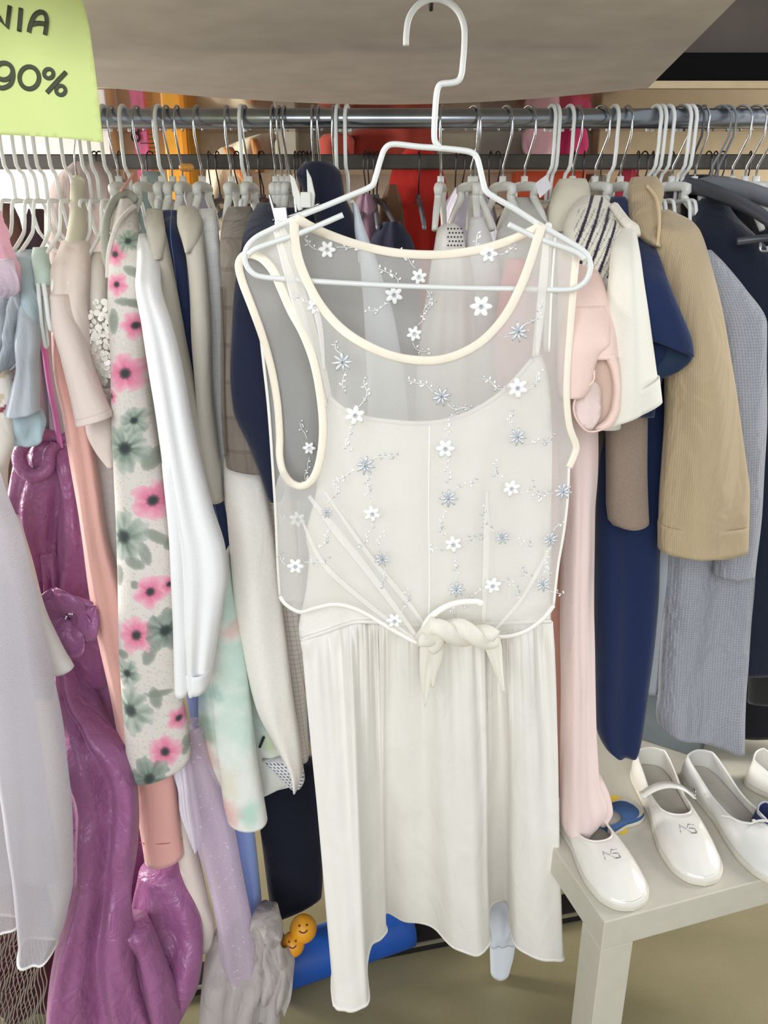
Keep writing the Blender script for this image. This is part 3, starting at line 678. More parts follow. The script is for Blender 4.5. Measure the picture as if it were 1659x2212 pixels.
# floral garment: painted flowers
FL = [(258, 548, 26, 0), (262, 612, 24, 0), (300, 700, 30, 0), (282, 800, 42, 0), (250, 850, 16, 0), (337, 1072, 42, 0), (332, 1266, 34, 0), (368, 1256, 20, 0), (303, 1357, 38, 0), (365, 1604, 36, 0), (392, 1538, 24, 0),
      (282, 958, 46, 1), (300, 900, 26, 1), (274, 1150, 50, 1), (362, 1352, 38, 2), (288, 1520, 46, 1), (282, 1440, 28, 1), (330, 1660, 40, 2), (285, 520, 22, 1), (268, 1665, 22, 1)]
LV = [(296, 586, 24, 10, .5), (286, 650, 30, 9, .1), (255, 690, 12, 28, 0), (300, 655, 22, 8, .4), (334, 985, 18, 26, .5), (344, 1150, 30, 12, .6), (322, 1185, 12, 26, -.3), (300, 1205, 24, 12, .3), (262, 1235, 12, 24, .1), (330, 1400, 14, 22, .4), (345, 1490, 14, 24, -.3), (352, 1480, 30, 8, -.1), (300, 1250, 10, 10, 0), (405, 1600, 8, 22, 0), (272, 1400, 14, 10, 0), (372, 1170, 16, 14, 0)]
def floralcol(s, v, px, py):
    c = (217, 211, 204)
    n_ = noise.noise(Vector((px*.5, py*.5, 0)))
    if n_ > .42: c = (196, 188, 176)
    for (x, y, a, b, r) in LV:
        dx, dy = px - x, py - y; u = dx*cos(r) + dy*sin(r); w = -dx*sin(r) + dy*cos(r)
        d = (u/a)**2 + (w/b)**2 + .15*noise.noise(Vector((px*.06, py*.06, 3)))
        if d < 1: c = mixc(c, (134, 142, 130), .85 * (1 - .5*d*d))
    for i, (x, y, R, k) in enumerate([(f[0], f[1], f[2] * (1.12 if f[3] == 0 else 1.25), f[3]) for f in FL]):
        dx, dy = px - x, (py - y); r = hypot(dx, dy) / R; th = atan2(dy, dx) + i
        e = .70 + .24 * abs(cos(th * 2.5)) ** .7 + .22 * noise.noise(Vector((px*.07, py*.07, i)))
        if r < e:
            q = r / e; st = .5 + .5*noise.noise(Vector((th*3, r*1.5, i*2.0)))
            if k == 0: cc = mixc((214, 92, 134), (238, 182, 196), clamp(q*.9 + st*.4 - .2)); al = .95 - .35 * q**4
            elif k == 1: cc = mixc((88, 110, 96), (214, 220, 208), clamp(st*.9 + q*.25 - .15)); al = .92 - .5*q**3
            else: cc = mixc((74, 92, 84), (176, 188, 176), clamp(st*.8 + q*.2 - .1)); al = .9 - .4*q**3
            c = mixc(c, cc, al)
            if r < .30 + .05*cos(th*9): c = mixc((58, 66, 66), c, sstep(.1, .36, r))
    return c
G('floral_garment', 'cream knit garment with pink anemone and grey-green flower print', 'dress', [
    ('body', loft([(430, 262, 288, 1.14), (470, 248, 296, 1.11), (520, 240, 302, 1.07), (580, 236, 308, 1.04), (660, 234, 310, 1.025), (760, 240, 314, 1.02), (900, 244, 330, 1.015), (1000, 248, 348, 1.01), (1100, 251, 362, 1.01), (1200, 253, 372, 1.01), (1350, 257, 380, 1.01), (1500, 263, 396, 1.01), (1600, 270, 411, 1.01), (1640, 273, 413, 1.01, -22), (1664, 276, 404, 1.01, -34), (1672, 284, 392, 1.012, -34)], 1.02, .022, .025, dv=2.6, nu=64, rough=.002, col=floralcol, capb=True), fabric('floral_knit', (255, 255, 255), .85, 420, .35, .15, attr=True)),
    ('tie', tube(pxpath([(240, 590, 1.03), (228, 545, 1.05), (228, 490, 1.08), (238, 450, 1.11), (256, 425, 1.13), (276, 418, 1.14), (292, 432, 1.13)], 1.1), .0056, 10, sqy=.5), fabric('grey_print_band', (168, 168, 156), .85, 300, .4, var=.15)),
    ('tie', tube(pxpath([(232, 600, 1.025), (236, 540, 1.04), (252, 490, 1.06), (274, 460, 1.09), (292, 446, 1.11)], 1.1), .003, 8, sqy=.5), fabric('pale_print_band', (214, 206, 200), .85)),
    ('neck_label', tube(pxpath([(262, 412, 1.13), (275, 395, 1.14), (288, 375, 1.15)], 1.14), .002, 6), fabric('pink_thread', (206, 150, 140)))])

# white cardigan
wc = fabric('white_knit', (244, 243, 244), .9, 500, .2, .15, 8)
G('white_cardigan', 'bright white cardigan with long sleeve, largest white garment left of the dress', 'cardigan', [
    ('sleeve', loft([(505, 304, 322, 1.11), (525, 300, 332, 1.08), (570, 300, 340, 1.03), (620, 302, 346, .985), (700, 314, 372, .965), (800, 328, 396, .955), (900, 342, 414, .95), (1000, 354, 434, .948), (1100, 364, 458, .946), (1190, 372, 484, .945), (1240, 376, 488, .945), (1300, 380, 481, .945), (1400, 392, 466, .945), (1478, 402, 452, .945)], .95, .026, .02, dv=7, folds=((.004, 1.3, .2, .1), (.003, 2.6, .5, .2)), hem=4), wc, so),
    ('front_band', loft([(1000, 352, 372, .93), (1200, 368, 392, .926), (1400, 377, 402, .924), (1500, 379, 405, .924)], .93, .012, .012, dv=10), wc, so),
    ('cuff', loft([(1440, 400, 456, .942), (1478, 405, 452, .942)], .945, .028, .022, cap=False, hem=4), fabric('white_rib', (242, 241, 242), .9, 200, .4), so)])

# beige, navy and cream jackets in a row
bg = fabric('beige_linen', (190, 184, 172), .88, 500, .2, .25)
G('beige_blazer', 'beige linen blazer sleeve directly right of the white cardigan', 'blazer', [
    ('sleeve', loft([(452, 322, 344, 1.13), (475, 318, 352, 1.10), (540, 326, 362, 1.06), (640, 342, 380, 1.035), (760, 372, 402, 1.03), (880, 396, 430, 1.03), (1000, 424, 468, 1.03), (1080, 456, 482, 1.03)], 1.04, .016, .02), bg, so),
    ('lapel', loft([(455, 330, 350, 1.12), (500, 322, 356, 1.07), (560, 330, 350, 1.04)], 1.06, .012, .01), bg, so)])
G('pinstripe_blazer', 'navy blazer with white pinstripes between two beige blazers', 'blazer', [('', loft([(455, 356, 382, 1.14), (500, 354, 388, 1.10), (580, 362, 404, 1.08), (680, 374, 420, 1.07), (800, 394, 440, 1.07), (950, 420, 470, 1.07), (1080, 448, 494, 1.07), (1250, 480, 512, 1.07)], 1.08, .016, .02, dv=6), fabric('navy_pinstripe', (38, 48, 82), .85, 400, .2, .2, pat=((0, 80, .07, (120, 130, 160), .8),)), so)])
G('cream_jacket', 'beige collared jacket with curved shoulder, next right after the pinstripe blazer', 'jacket', [
    ('sleeve', loft([(448, 388, 420, 1.14), (475, 386, 436, 1.11), (540, 402, 440, 1.06), (620, 410, 446, 1.04), (720, 414, 452, 1.03), (840, 424, 456, 1.03), (1000, 438, 474, 1.03), (1075, 466, 480, 1.03)], 1.04, .016, .02), fabric('sand_cotton', (200, 194, 182), .88), so),
    ('collar', loft([(446, 388, 418, 1.13), (480, 386, 436, 1.09), (520, 396, 430, 1.065), (545, 404, 414, 1.05)], 1.09, .018, .012, dv=5), fabric('sand_cotton', (196, 189, 177), .88), so)])
G('white_shirt', 'narrow white shirt edge left of the brown plaid jacket', 'shirt', [('', loft([(452, 432, 462, 1.15), (480, 430, 468, 1.12), (560, 434, 474, 1.09), (680, 448, 480, 1.08), (850, 458, 486, 1.075), (1000, 474, 494, 1.07), (1100, 486, 500, 1.07)], 1.08, .012, .02), fabric('white_poplin', (226, 226, 224), .85, pat=((0, 90, .05, (170, 180, 196), .5), (1, 60, .04, (170, 180, 196), .4))), so)])
G('plaid_jacket', 'taupe plaid jacket with gathered shoulder left of the navy jumper', 'jacket', [
    ('sleeve', loft([(448, 494, 540, 1.14), (480, 482, 548, 1.10), (530, 476, 546, 1.05), (600, 478, 540, 1.03), (720, 478, 538, 1.025), (850, 480, 552, 1.02), (940, 484, 566, 1.02), (1012, 492, 578, 1.02, 14)], 1.03, .024, .025, dv=6), fabric('taupe_plaid', (122, 112, 101), .9, 400, .3, .15, pat=((0, 34, .10, (94, 84, 76), .7), (0, 34, .5, (134, 124, 114), .3), (1, 22, .12, (92, 82, 74), .7), (1, 22, .5, (134, 124, 114), .3))), so),
    ('button_row', tube(pxpath([(478, 620, 1.0), (482, 740, .998), (484, 900, .995), (488, 985, .995)], 1.0), .0016), fabric('taupe_piping', (104, 92, 80)))])
G('navy_jumper', 'dark navy jumper immediately left of the sheer bolero', 'jumper', [
    ('sleeve', loft([(440, 556, 590, 1.14), (470, 540, 600, 1.10), (520, 522, 606, 1.05), (600, 510, 602, 1.02), (700, 503, 600, 1.005), (800, 500, 602, 1.0), (880, 506, 606, 1.0), (960, 540, 612, 1.005), (1030, 568, 614, 1.01), (1070, 582, 612, 1.01)], 1.03, .026, .04), fabric('navy_wool', (30, 36, 58), .95, 420, .35, .25), so),
    ('body', loft([(450, 580, 690, 1.16), (520, 560, 720, 1.13), (700, 560, 720, 1.12), (1000, 580, 716, 1.11), (1070, 590, 716, 1.11)], 1.12, .02, .04), fabric('navy_wool', (26, 30, 48), .95, 420, .35, .25), so)])
lnm = fabric('white_slub_linen', (238, 234, 226), .88, 260, .4, .2)
G('linen_coat', 'long white slub linen sleeve ending in a point below the plaid jacket', 'coat', [
    ('sleeve', loft([(985, 484, 560, 1.05), (1050, 487, 572, 1.035), (1150, 494, 588, 1.02), (1300, 508, 606, 1.01), (1420, 530, 622, 1.005), (1520, 556, 636, 1.0), (1600, 596, 648, 1.0), (1660, 628, 652, 1.0), (1690, 636, 646, 1.0)], 1.01, .022, .022, folds=((.003, 1.2, .1, .2),)), lnm, so),
    ('hem_facing', loft([(1640, 566, 650, 1.035), (1662, 590, 654, 1.03), (1685, 612, 656, 1.03), (1698, 626, 650, 1.03)], 1.03, .010, .01, dv=5), fabric('navy_check_binding', (226, 226, 226), .85, pat=((0, 170, .5, (32, 38, 74), .8), (1, 170, .4, (226, 226, 230), 1.0))), so)])
G('check_shirt', 'off-white windowpane check shirt edge against the left side of the dress', 'shirt', [('', loft([(1040, 556, 622, 1.075), (1200, 584, 644, 1.06), (1350, 606, 656, 1.055), (1500, 628, 660, 1.05), (1640, 642, 664, 1.05)], 1.06, .012, .03), fabric('windowpane_check', (222, 216, 208), .88, pat=((0, 130, .09, (120, 116, 120), .55), (1, 130, .09, (120, 116, 120), .55))), so)])
def mintcol(s, v, px, py):
    c = (234, 236, 230)
    for k, (x, y, R, cc) in enumerate([(500, 1300, 60, (170, 212, 198)), (520, 1420, 70, (172, 214, 200)), (500, 1500, 60, (176, 208, 192)), (540, 1570, 60, (186, 220, 206)), (480, 1560, 60, (196, 216, 204)), (540, 1735, 26, (150, 204, 180)), (500, 1735, 40, (226, 150, 146)), (500, 1670, 34, (224, 214, 190)), (520, 1240, 40, (204, 224, 212)), (450, 1480, 40, (120, 170, 160)), (446, 1560, 34, (104, 140, 116)), (450, 1630, 46, (216, 164, 150)), (585, 1480, 44, (110, 160, 140)), (600, 1540, 40, (150, 196, 190)), (588, 1590, 30, (196, 206, 150)), (430, 1500, 36, (120, 160, 170)), (505, 1350, 30, (224, 178, 168))]):
        d = hypot(px - x, (py - y) * .8) / R + .55 * noise.noise(Vector((px*.03, py*.03, k*3.3))) + .2*noise.noise(Vector((px*.1, py*.1, k)))
        c = mixc(c, cc, .52 * sstep(1.05, .1, d))
    return c
mm = fabric('watercolour_print', (255, 255, 255), .8, 400, .1, .2, attr=True)
G('watercolour_dress', 'white dress with mint and coral watercolour blotches below the white cardigan', 'dress', [
    ('sleeve', loft([(1190, 488, 492, 1.02), (1260, 478, 500, 1.01), (1340, 468, 514, 1.005), (1450, 458, 534, 1.0), (1560, 464, 548, 1.0), (1640, 476, 556, 1.0), (1720, 485, 568, 1.0), (1768, 494, 576, 1.0, 6)], 1.0, .022, .02, dv=4, nu=36, col=mintcol, hem=8), mm, so),
    ('skirt', loft([(1240, 470, 540, 1.075), (1400, 440, 600, 1.07), (1550, 432, 640, 1.065), (1650, 452, 652, 1.06), (1690, 470, 640, 1.06), (1712, 490, 580, 1.06)], 1.06, .016, .02, dv=4, nu=44, col=mintcol, folds=((.008, 2, .2, .2),)), mm, so),
    ('drawstring', tube(pxpath([(561, 1614, 1.035), (566, 1602, 1.033), (570, 1592, 1.034)], 1.035), .0022), solid('black_cord', (30, 34, 50), .35))])
G('periwinkle_dress', 'periwinkle blue dress behind the lilac dotted tulle', 'dress', [('', loft([(1300, 400, 480, 1.12), (1480, 404, 500, 1.11), (1650, 440, 520, 1.10), (1800, 480, 548, 1.09), (1950, 520, 562, 1.085), (2030, 535, 568, 1.08), (2060, 542, 560, 1.08)], 1.1, .02, .03, folds=((.005, 1.5, .2, .2),), hem=6), fabric('periwinkle_cotton', (132, 152, 206), .85), so)])
G('navy_peplum', 'small dark navy hem corner below the watercolour dress', 'skirt', [('', loft([(1640, 500, 560, 1.15), (1720, 505, 566, 1.145), (1760, 510, 556, 1.145), (1790, 516, 540, 1.145)], 1.145, .014, .02), fabric('navy_crepe', (44, 56, 100), .85), so)])
lt = sheer('lilac_dotted_tulle', (224, 206, 224), .5, 600, .3, .3, spots=95)
G('lilac_tulle_dress', 'lilac dotted tulle dress with frills hanging below the floral garment', 'dress', [
    ('overskirt', loft([(1560, 396, 440, 1.06), (1640, 392, 458, 1.055), (1720, 400, 484, 1.05), (1800, 420, 506, 1.04), (1900, 448, 526, 1.03), (2000, 470, 546, 1.02), (2070, 478, 556, 1.015), (2106, 494, 556, 1.012, 8)], 1.05, .02, .015, folds=((.005, 1.6, .1, .2),), hem=6, cap=False), lt),
    ('lining', loft([(1580, 392, 440, 1.085), (1700, 398, 466, 1.075), (1850, 440, 500, 1.065), (1960, 462, 510, 1.06), (2010, 474, 500, 1.055)], 1.07, .012, .02), fabric('lilac_lining', (212, 198, 214), .8), so),
    ('frill', loft([(1600, 378, 408, 1.06), (1660, 380, 420, 1.055), (1700, 390, 424, 1.05), (1730, 392, 430, 1.05), (1790, 412, 436, 1.048), (1815, 422, 436, 1.048)], 1.05, .014, .01, dv=5, folds=((.004, 2, .2, .5),), rough=.006), fabric('lilac_frill', (224, 216, 226), .8), so)])
G('cream_trousers', 'cream trouser leg with pointed hem right of the salmon sleeve', 'trousers', [('', loft([(1600, 326, 370, 1.085), (1660, 344, 384, 1.08), (1750, 362, 404, 1.07), (1850, 386, 424, 1.06), (1950, 404, 448, 1.05), (2010, 412, 462, 1.045), (2034, 420, 458, 1.045, 12)], 1.06, .018, .02, hem=6), fabric('cream_crepe', (222, 210, 200), .85), so)])
G('black_trousers', 'black-navy trouser leg hanging beside the left edge of cream skirt', 'trousers', [('', loft([(1640, 540, 690, 1.16), (1720, 556, 690, 1.15), (1800, 566, 692, 1.145), (1900, 578, 696, 1.14), (1960, 590, 694, 1.14, -50)], 1.15, .016, .02), fabric('black_navy_wool', (16, 20, 36), .95), so)])
gcm = fabric('stone_crushed_cotton', (178, 170, 166), .9, 400, .2, .45, 14)
G('crumpled_skirt', 'stone grey crumpled ruched skirt on floor beneath the lilac tulle', 'skirt', [
    ('panel', loft([(1985, 486, 580, 1.08), (2015, 462, 610, 1.06), (2060, 446, 622, 1.04), (2110, 440, 620, 1.01), (2160, 438, 606, .995), (2206, 434, 606, .985)], 1.02, .03, .03, dv=6, folds=((.014, 2.4, .1, .4), (.005, 5, .2, .3)), rough=.005, rs=13), gcm, so),
    ('ruffle', loft([(1960, 556, 600, 1.04), (1990, 552, 612, 1.03), (2030, 550, 606, 1.02), (2060, 548, 618, 1.015), (2090, 556, 636, 1.01), (2130, 566, 632, 1.005), (2158, 586, 620, 1.005)], 1.02, .018, .014, dv=5, folds=((.008, 2.2, .3, 1.2),), rough=.014, rs=20, capb=True), gcm, so)])
# net bag at lower left, toys on the floor
nm = M()
for k in range(15):
    x0 = -12 + k * 9.5 - k*k*.12
    nm.add(tube(pxpath([(x0 + 4*sin(i*pi*.5 + k) , 1960 + i*20, .985 - .0005*k) for i in range(14)], .98, 3), .0011, 5))
    if k < 12:
        for i in range(13): nm.add(tube(pxpath([(x0, 1975 + i*34, .985), (x0 - 6, 1996 + i*34, .98), (x0 - 14, 2010 + i*34, .984)], .98, 2), .0007, 4))
nm.v = [Vector((v.x, v.y, max(v.z, .003))) for v in nm.v]
thing('net_bag', 'grey string net bag with dark maroon contents at bottom left corner', 'bag', [
    ('net', nm, fabric('grey_string', (150, 140, 126), .8)),
    ('contents', loft([(1930, -60, 90, 1.02), (2040, -60, 112, 1.01), (2120, -60, 130, 1.008), (2190, -60, 140, 1.006)], 1.02, .012, .03, folds=((.006, 3, 0, .3),), rough=.01), fabric('maroon_cloth', (74, 24, 40), .8), so)])
ra, rb = PZ(585, 2092, .046), PZ(880, 1992, .046)
thing('blue_roll', 'blue padded roll lying on floor behind the cream skirt', 'roll', [('', tube([ra.lerp(rb, k/12) for k in range(13)], .045, 24), solid('blue_vinyl', (24, 84, 176), .45, bump=.2), {})])
def ball(px, py, Y, r):
    c = P(px, py, Y); f = (CAM - c).normalized()
    sx = f.cross(Vector((0, 0, 1))).normalized(); u = sx.cross(f).normalized(); s = M()
    for e in (-1, 1): s.add(sph(c + (f + sx*e*.28 + u*.22).normalized() * r, r*.09, 6, 4))
    s.add(tube([c + (f + sx*.34*sin(a) - u*(.34*cos(a) - .05)).normalized() * r for a in [radians(-60 + 15*k) for k in range(9)]], r*.05, 5))
    return sph(c, r, 18, 12), s
yb1, f1 = ball(632, 2040, 1.045, .021); yb2, f2 = ball(655, 2006, 1.06, .024)
thing('smiley_rattle', 'yellow dumbbell shaped toy with smiling faces beside the blue roll', 'toy', [
    ('ball', yb1, solid('orange_yellow_rubber', (236, 160, 34), .45)), ('ball', yb2, K.setdefault('yel', solid('orange_yellow_rubber', (238, 166, 38), .45))),
    ('bar', tube([P(632, 2040, 1.045), P(655, 2006, 1.06)], .010, 12), K['yel']),
    ('face', join([f1, f2]), solid('dark_face_lines', (90, 50, 20), .6))])

# ------------------------------------------------------------------ clothes on the front rail, right of the cream dress
G('white_ruffled_tunic', 'white tiered tunic end dangling below the notch in the cream skirt hem', 'tunic', [
    ('sleeve', loft([(1880, 1056, 1108, 1.11), (1960, 1056, 1110, 1.11), (2020, 1058, 1112, 1.105), (2060, 1060, 1108, 1.102), (2102, 1062, 1098, 1.10)], 1.1, .010, .016, dv=6, hem=6), fabric('bluish_white_cotton', (220, 224, 230), .85), so),
    ('ruffle', loft([(1940, 1064, 1106, 1.10), (1975, 1060, 1112, 1.096), (2012, 1056, 1114, 1.092), (2040, 1058, 1112, 1.092)], 1.09, .008, .01, dv=5, folds=((.003, 2.4, .2, .4),), rough=.006, rs=22), fabric('bluish_white_cotton', (216, 220, 228), .85), so)])
pk = fabric('blush_satin', (244, 214, 202), .6, 400, .1, .25, 9, sheen=.3)
pk2 = fabric('blush_satin_body', (236, 212, 206), .6, 400, .1, .25, 9, sheen=.3)
flut = M()
G('blush_dress', 'pale blush satin dress with fluted sleeve directly right of the bolero', 'dress', [
    ('shoulder', loft([(520, 1212, 1250, 1.08), (560, 1206, 1276, 1.04), (620, 1206, 1304, .99), (680, 1206, 1320, .965), (730, 1206, 1329, .948), (772, 1206, 1334, .942)], 1.0, .022, .012, folds=((.003, 1.4, .3, .1),), dv=6), pk, so),
    ('sleeve_side', loft([(660, 1214, 1306, .962), (700, 1208, 1318, .946), (740, 1207, 1318, .934), (762, 1206, 1296, .931), (800, 1206, 1283, .930), (830, 1208, 1280, .93), (856, 1212, 1262, .93)], .94, .016, .014, dv=6), pk, so),
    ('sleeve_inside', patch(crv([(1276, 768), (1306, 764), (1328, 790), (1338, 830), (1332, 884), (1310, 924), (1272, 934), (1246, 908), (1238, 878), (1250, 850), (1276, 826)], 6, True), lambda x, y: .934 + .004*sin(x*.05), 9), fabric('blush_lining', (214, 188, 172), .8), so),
    ('sleeve_rim', loft([(764, 1304, 1330, .930), (800, 1322, 1338, .928), (840, 1328, 1340, .926), (880, 1324, 1338, .926), (908, 1310, 1330, .927), (926, 1286, 1314, .928)], .928, .006, .004, dv=5, capb=True), pk, so),
    ('turned_cuff', patch(crv([(1264, 836), (1282, 824), (1296, 838), (1298, 866), (1296, 900), (1276, 928), (1250, 912), (1239, 882), (1244, 858)], 6, True), lambda x, y: .922 + .0008*abs(x - 1268) * .2 + .004*sin(y*.06), 8), pk2, so),
    ('cuff_edge', tube(pxpath([(1283, 772, .926), (1304, 765, .926), (1326, 786, .924), (1337, 830, .922), (1331, 884, .922), (1308, 922, .922), (1272, 932, .92), (1247, 908, .918), (1239, 878, .918), (1250, 850, .918), (1280, 826, .918), (1284, 800, .922)], .922), .0013), pk),
    ('body', loft([(860, 1200, 1290, 1.03), (950, 1204, 1290, 1.02), (1020, 1212, 1288, 1.01), (1100, 1216, 1282, 1.0), (1300, 1214, 1280, .985), (1450, 1214, 1284, .98), (1600, 1212, 1290, .975), (1690, 1212, 1296, .97), (1740, 1212, 1312, .968), (1780, 1214, 1290, .967), (1796, 1228, 1268, .967)], 1.0, .028, .03, folds=((.004, 1.1, .3, .1), (.003, 2.3, .1, .2)), hem=6, capb=True), pk2, so),
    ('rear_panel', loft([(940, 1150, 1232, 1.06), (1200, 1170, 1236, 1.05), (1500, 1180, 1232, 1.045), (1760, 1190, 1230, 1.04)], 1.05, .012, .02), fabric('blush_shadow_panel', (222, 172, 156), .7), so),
    ('hem_tip', loft([(1680, 1276, 1300, .985), (1720, 1280, 1318, .98), (1752, 1284, 1324, .978), (1775, 1290, 1312, .978)], .98, .014, .014, dv=5, capb=True), pk2, so)])
cream = fabric('cream_jersey', (236, 232, 220), .88, 500, .12, .2, 8)
def knitcol(s, v, px, py):
    c = (224, 220, 206)
    q = (px - 1222 - (py - 440) * .0) ; 
    u = (px + (py - 470) * .34) / 22.0
    fr = u - math.floor(u)
    if .12 < s < .8 and v < .93 and fr < .30: c = (52, 40, 62)
    elif (int(px * .5) + int(py * .25)) % 5 == 0 and .1 < s < .85 and v > .1: c = (150, 146, 140)
    return c
G('striped_knit_vest', 'cream knit vest with dark purple stripes on the shoulder above cream tee', 'vest', [
    ('body', loft([(424, 1262, 1300, 1.12), (450, 1236, 1326, 1.09), (500, 1220, 1352, 1.05), (560, 1222, 1352, 1.03), (620, 1232, 1336, 1.03), (700, 1240, 1326, 1.03)], 1.05, .024, .03, dv=2.5, nu=120, col=knitcol), fabric('striped_knit', (255, 255, 255), .9, 240, .5, .2, attr=True), so),
    ('ribbing', tube(pxpath([(1326, 446, 1.07), (1352, 480, 1.035), (1370, 494, 1.025), (1374, 510, 1.02)], 1.04), .006, sqy=.6), fabric('cream_rib', (226, 220, 206), .9, 120, .6))])
G('cream_tee', 'cream tee with wide straight short sleeve right of the blush dress', 't-shirt', [
    ('sleeve', loft([(490, 1338, 1366, 1.05), (540, 1322, 1376, 1.0), (600, 1316, 1384, .975), (700, 1308, 1400, .96), (800, 1298, 1416, .952), (860, 1290, 1424, .95, -40), (896, 1286, 1428, .95, -60)], 1.0, .022, .014, dv=6, folds=((.004, 1.2, .1, .1),)), cream, so),
    ('side', loft([(560, 1300, 1340, 1.04), (700, 1296, 1350, 1.03), (860, 1286, 1350, 1.025), (925, 1280, 1340, 1.02)], 1.03, .016, .02), cream, so),
    ('hem_band', loft([(838, 1312, 1422, .9495, -52), (896, 1288, 1428, .9495, -60)], .985, .0228, .0145, cap=False), cream, so)])
G('white_lining_top', 'small white gathered top edge between blush dress and cream tee', 'top', [('', loft([(585, 1296, 1316, 1.02), (630, 1300, 1324, 1.01), (660, 1302, 1326, 1.005), (685, 1308, 1320, 1.005)], 1.01, .010, .01, dv=5), fabric('white_satin', (226, 226, 222), .6), so)])
G('cream_coat', 'cream coat collar and shoulder behind the striped knit vest', 'coat', [
    ('collar', loft([(388, 1208, 1262, 1.20), (410, 1196, 1272, 1.18), (450, 1186, 1276, 1.16), (500, 1180, 1270, 1.15)], 1.17, .024, .02, dv=5), fabric('ivory_wool', (222, 216, 198), .9), so),
    ('body', loft([(470, 1160, 1270, 1.2), (700, 1150, 1290, 1.2), (1000, 1160, 1290, 1.19)], 1.2, .02, .03), fabric('ivory_wool', (206, 200, 186), .9), so)])
G('grey_cardigan', 'light grey shoulder with white hanger right of the dress hanger', 'cardigan', [('', loft([(428, 1106, 1140, 1.2), (460, 1088, 1164, 1.17), (520, 1072, 1200, 1.14), (620, 1066, 1196, 1.13), (900, 1080, 1190, 1.12)], 1.14, .022, .03), fabric('pale_grey_knit', (192, 190, 184), .9), so)])
G('wool_coat', 'grey-brown wool sleeve end below the cream tee', 'coat', [
    ('sleeve', loft([(820, 1318, 1398, 1.05), (900, 1312, 1395, 1.045), (1000, 1312, 1394, 1.04), (1080, 1312, 1396, 1.038), (1122, 1316, 1397, 1.036)], 1.04, .026, .026, hem=8), fabric('grey_brown_wool', (150, 132, 118), .95, 300, .5, .2, var=.12), so),
    ('sleeve_lining', loft([(1098, 1318, 1392, 1.05), (1130, 1322, 1388, 1.05)], 1.05, .016, .014, dv=4), fabric('slate_lining', (120, 116, 116), .7), so),
    ('body', loft([(860, 1280, 1330, 1.10), (1000, 1276, 1330, 1.09), (1108, 1270, 1330, 1.09)], 1.09, .014, .02), fabric('dark_wool', (104, 94, 90), .95), so)])
nv = fabric('navy_crepe_dress', (28, 42, 78), .9, 420, .2, .2)
G('navy_dress', 'navy blue dress with flared short sleeve between cream tee and tan jacket', 'dress', [
    ('shoulder', loft([(426, 1324, 1352, 1.14), (460, 1318, 1372, 1.11), (510, 1330, 1400, 1.07), (560, 1350, 1424, 1.02), (620, 1370, 1446, .985), (680, 1380, 1472, .972), (735, 1390, 1498, .968, 26), (752, 1400, 1500, .968, 40)], 1.07, .010, .010, dv=6), nv, so),
    ('sleeve_lining', loft([(730, 1440, 1492, .985), (770, 1430, 1496, .985), (800, 1400, 1470, .985), (815, 1392, 1440, .985)], .985, .008, .008, dv=5), fabric('navy_sleeve_lining', (24, 44, 70), .7), so),
    ('under_sleeve', loft([(740, 1370, 1440, .985), (800, 1372, 1436, .99), (860, 1376, 1420, 1.0), (900, 1380, 1412, 1.02)], .99, .008, .01, dv=6), nv, so),
    ('body', loft([(600, 1330, 1430, 1.10), (760, 1330, 1452, 1.095), (900, 1310, 1440, 1.09), (1000, 1290, 1434, 1.085), (1150, 1284, 1422, 1.08), (1300, 1284, 1416, 1.075), (1450, 1286, 1402, 1.07), (1560, 1288, 1386, 1.065), (1600, 1300, 1378, 1.063), (1612, 1316, 1372, 1.063)], 1.08, .024, .03, folds=((.008, 1.3, .55, .05),), hem=8), nv, so)])
cm = fabric('tan_corduroy', (186, 166, 134), .9, 500, .25, .12, 6, pat=((0, 420, .45, (160, 140, 110), .4),))
G('corduroy_jacket', 'tan corduroy jacket with wide sleeve at right centre', 'jacket', [
    ('sleeve', loft([(455, 1392, 1440, 1.13), (480, 1396, 1490, 1.09), (500, 1398, 1506, 1.06), (560, 1412, 1526, 1.045), (640, 1430, 1546, 1.035), (760, 1440, 1568, 1.03), (880, 1440, 1588, 1.025), (1000, 1432, 1606, 1.023), (1060, 1428, 1614, 1.022), (1183, 1422, 1610, 1.02)], 1.0, .034, .035, dv=6, nu=40, folds=((.005, 1.1, .2, .15),), hem=4), cm, so),
    ('cuff', loft([(1128, 1423, 1611, 1.0205), (1184, 1422, 1610, 1.0205)], .99, .0345, .036, cap=False, hem=4), cm, so),
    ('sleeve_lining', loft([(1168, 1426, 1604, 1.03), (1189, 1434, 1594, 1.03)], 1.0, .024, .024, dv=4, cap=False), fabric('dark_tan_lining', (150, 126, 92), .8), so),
    ('collar', loft([(384, 1368, 1414, 1.17), (410, 1362, 1430, 1.14), (460, 1362, 1422, 1.10), (500, 1366, 1422, 1.07), (522, 1390, 1420, 1.05), (532, 1404, 1416, 1.045)], 1.12, .026, .02, dv=5), cm, so),
    ('seam_piping', tube(pxpath([(1420, 530, 1.02), (1424, 480, 1.045), (1418, 430, 1.085), (1398, 402, 1.115)], 1.1), .0022), fabric('tan_piping', (214, 190, 150), .9))])
tw = fabric('grey_tweed', (160, 161, 168), .92, 300, .4, .2, 8, var=.14, pat=((1, 260, .5, (138, 140, 150), .6), (0, 260, .3, (182, 184, 190), .5)))
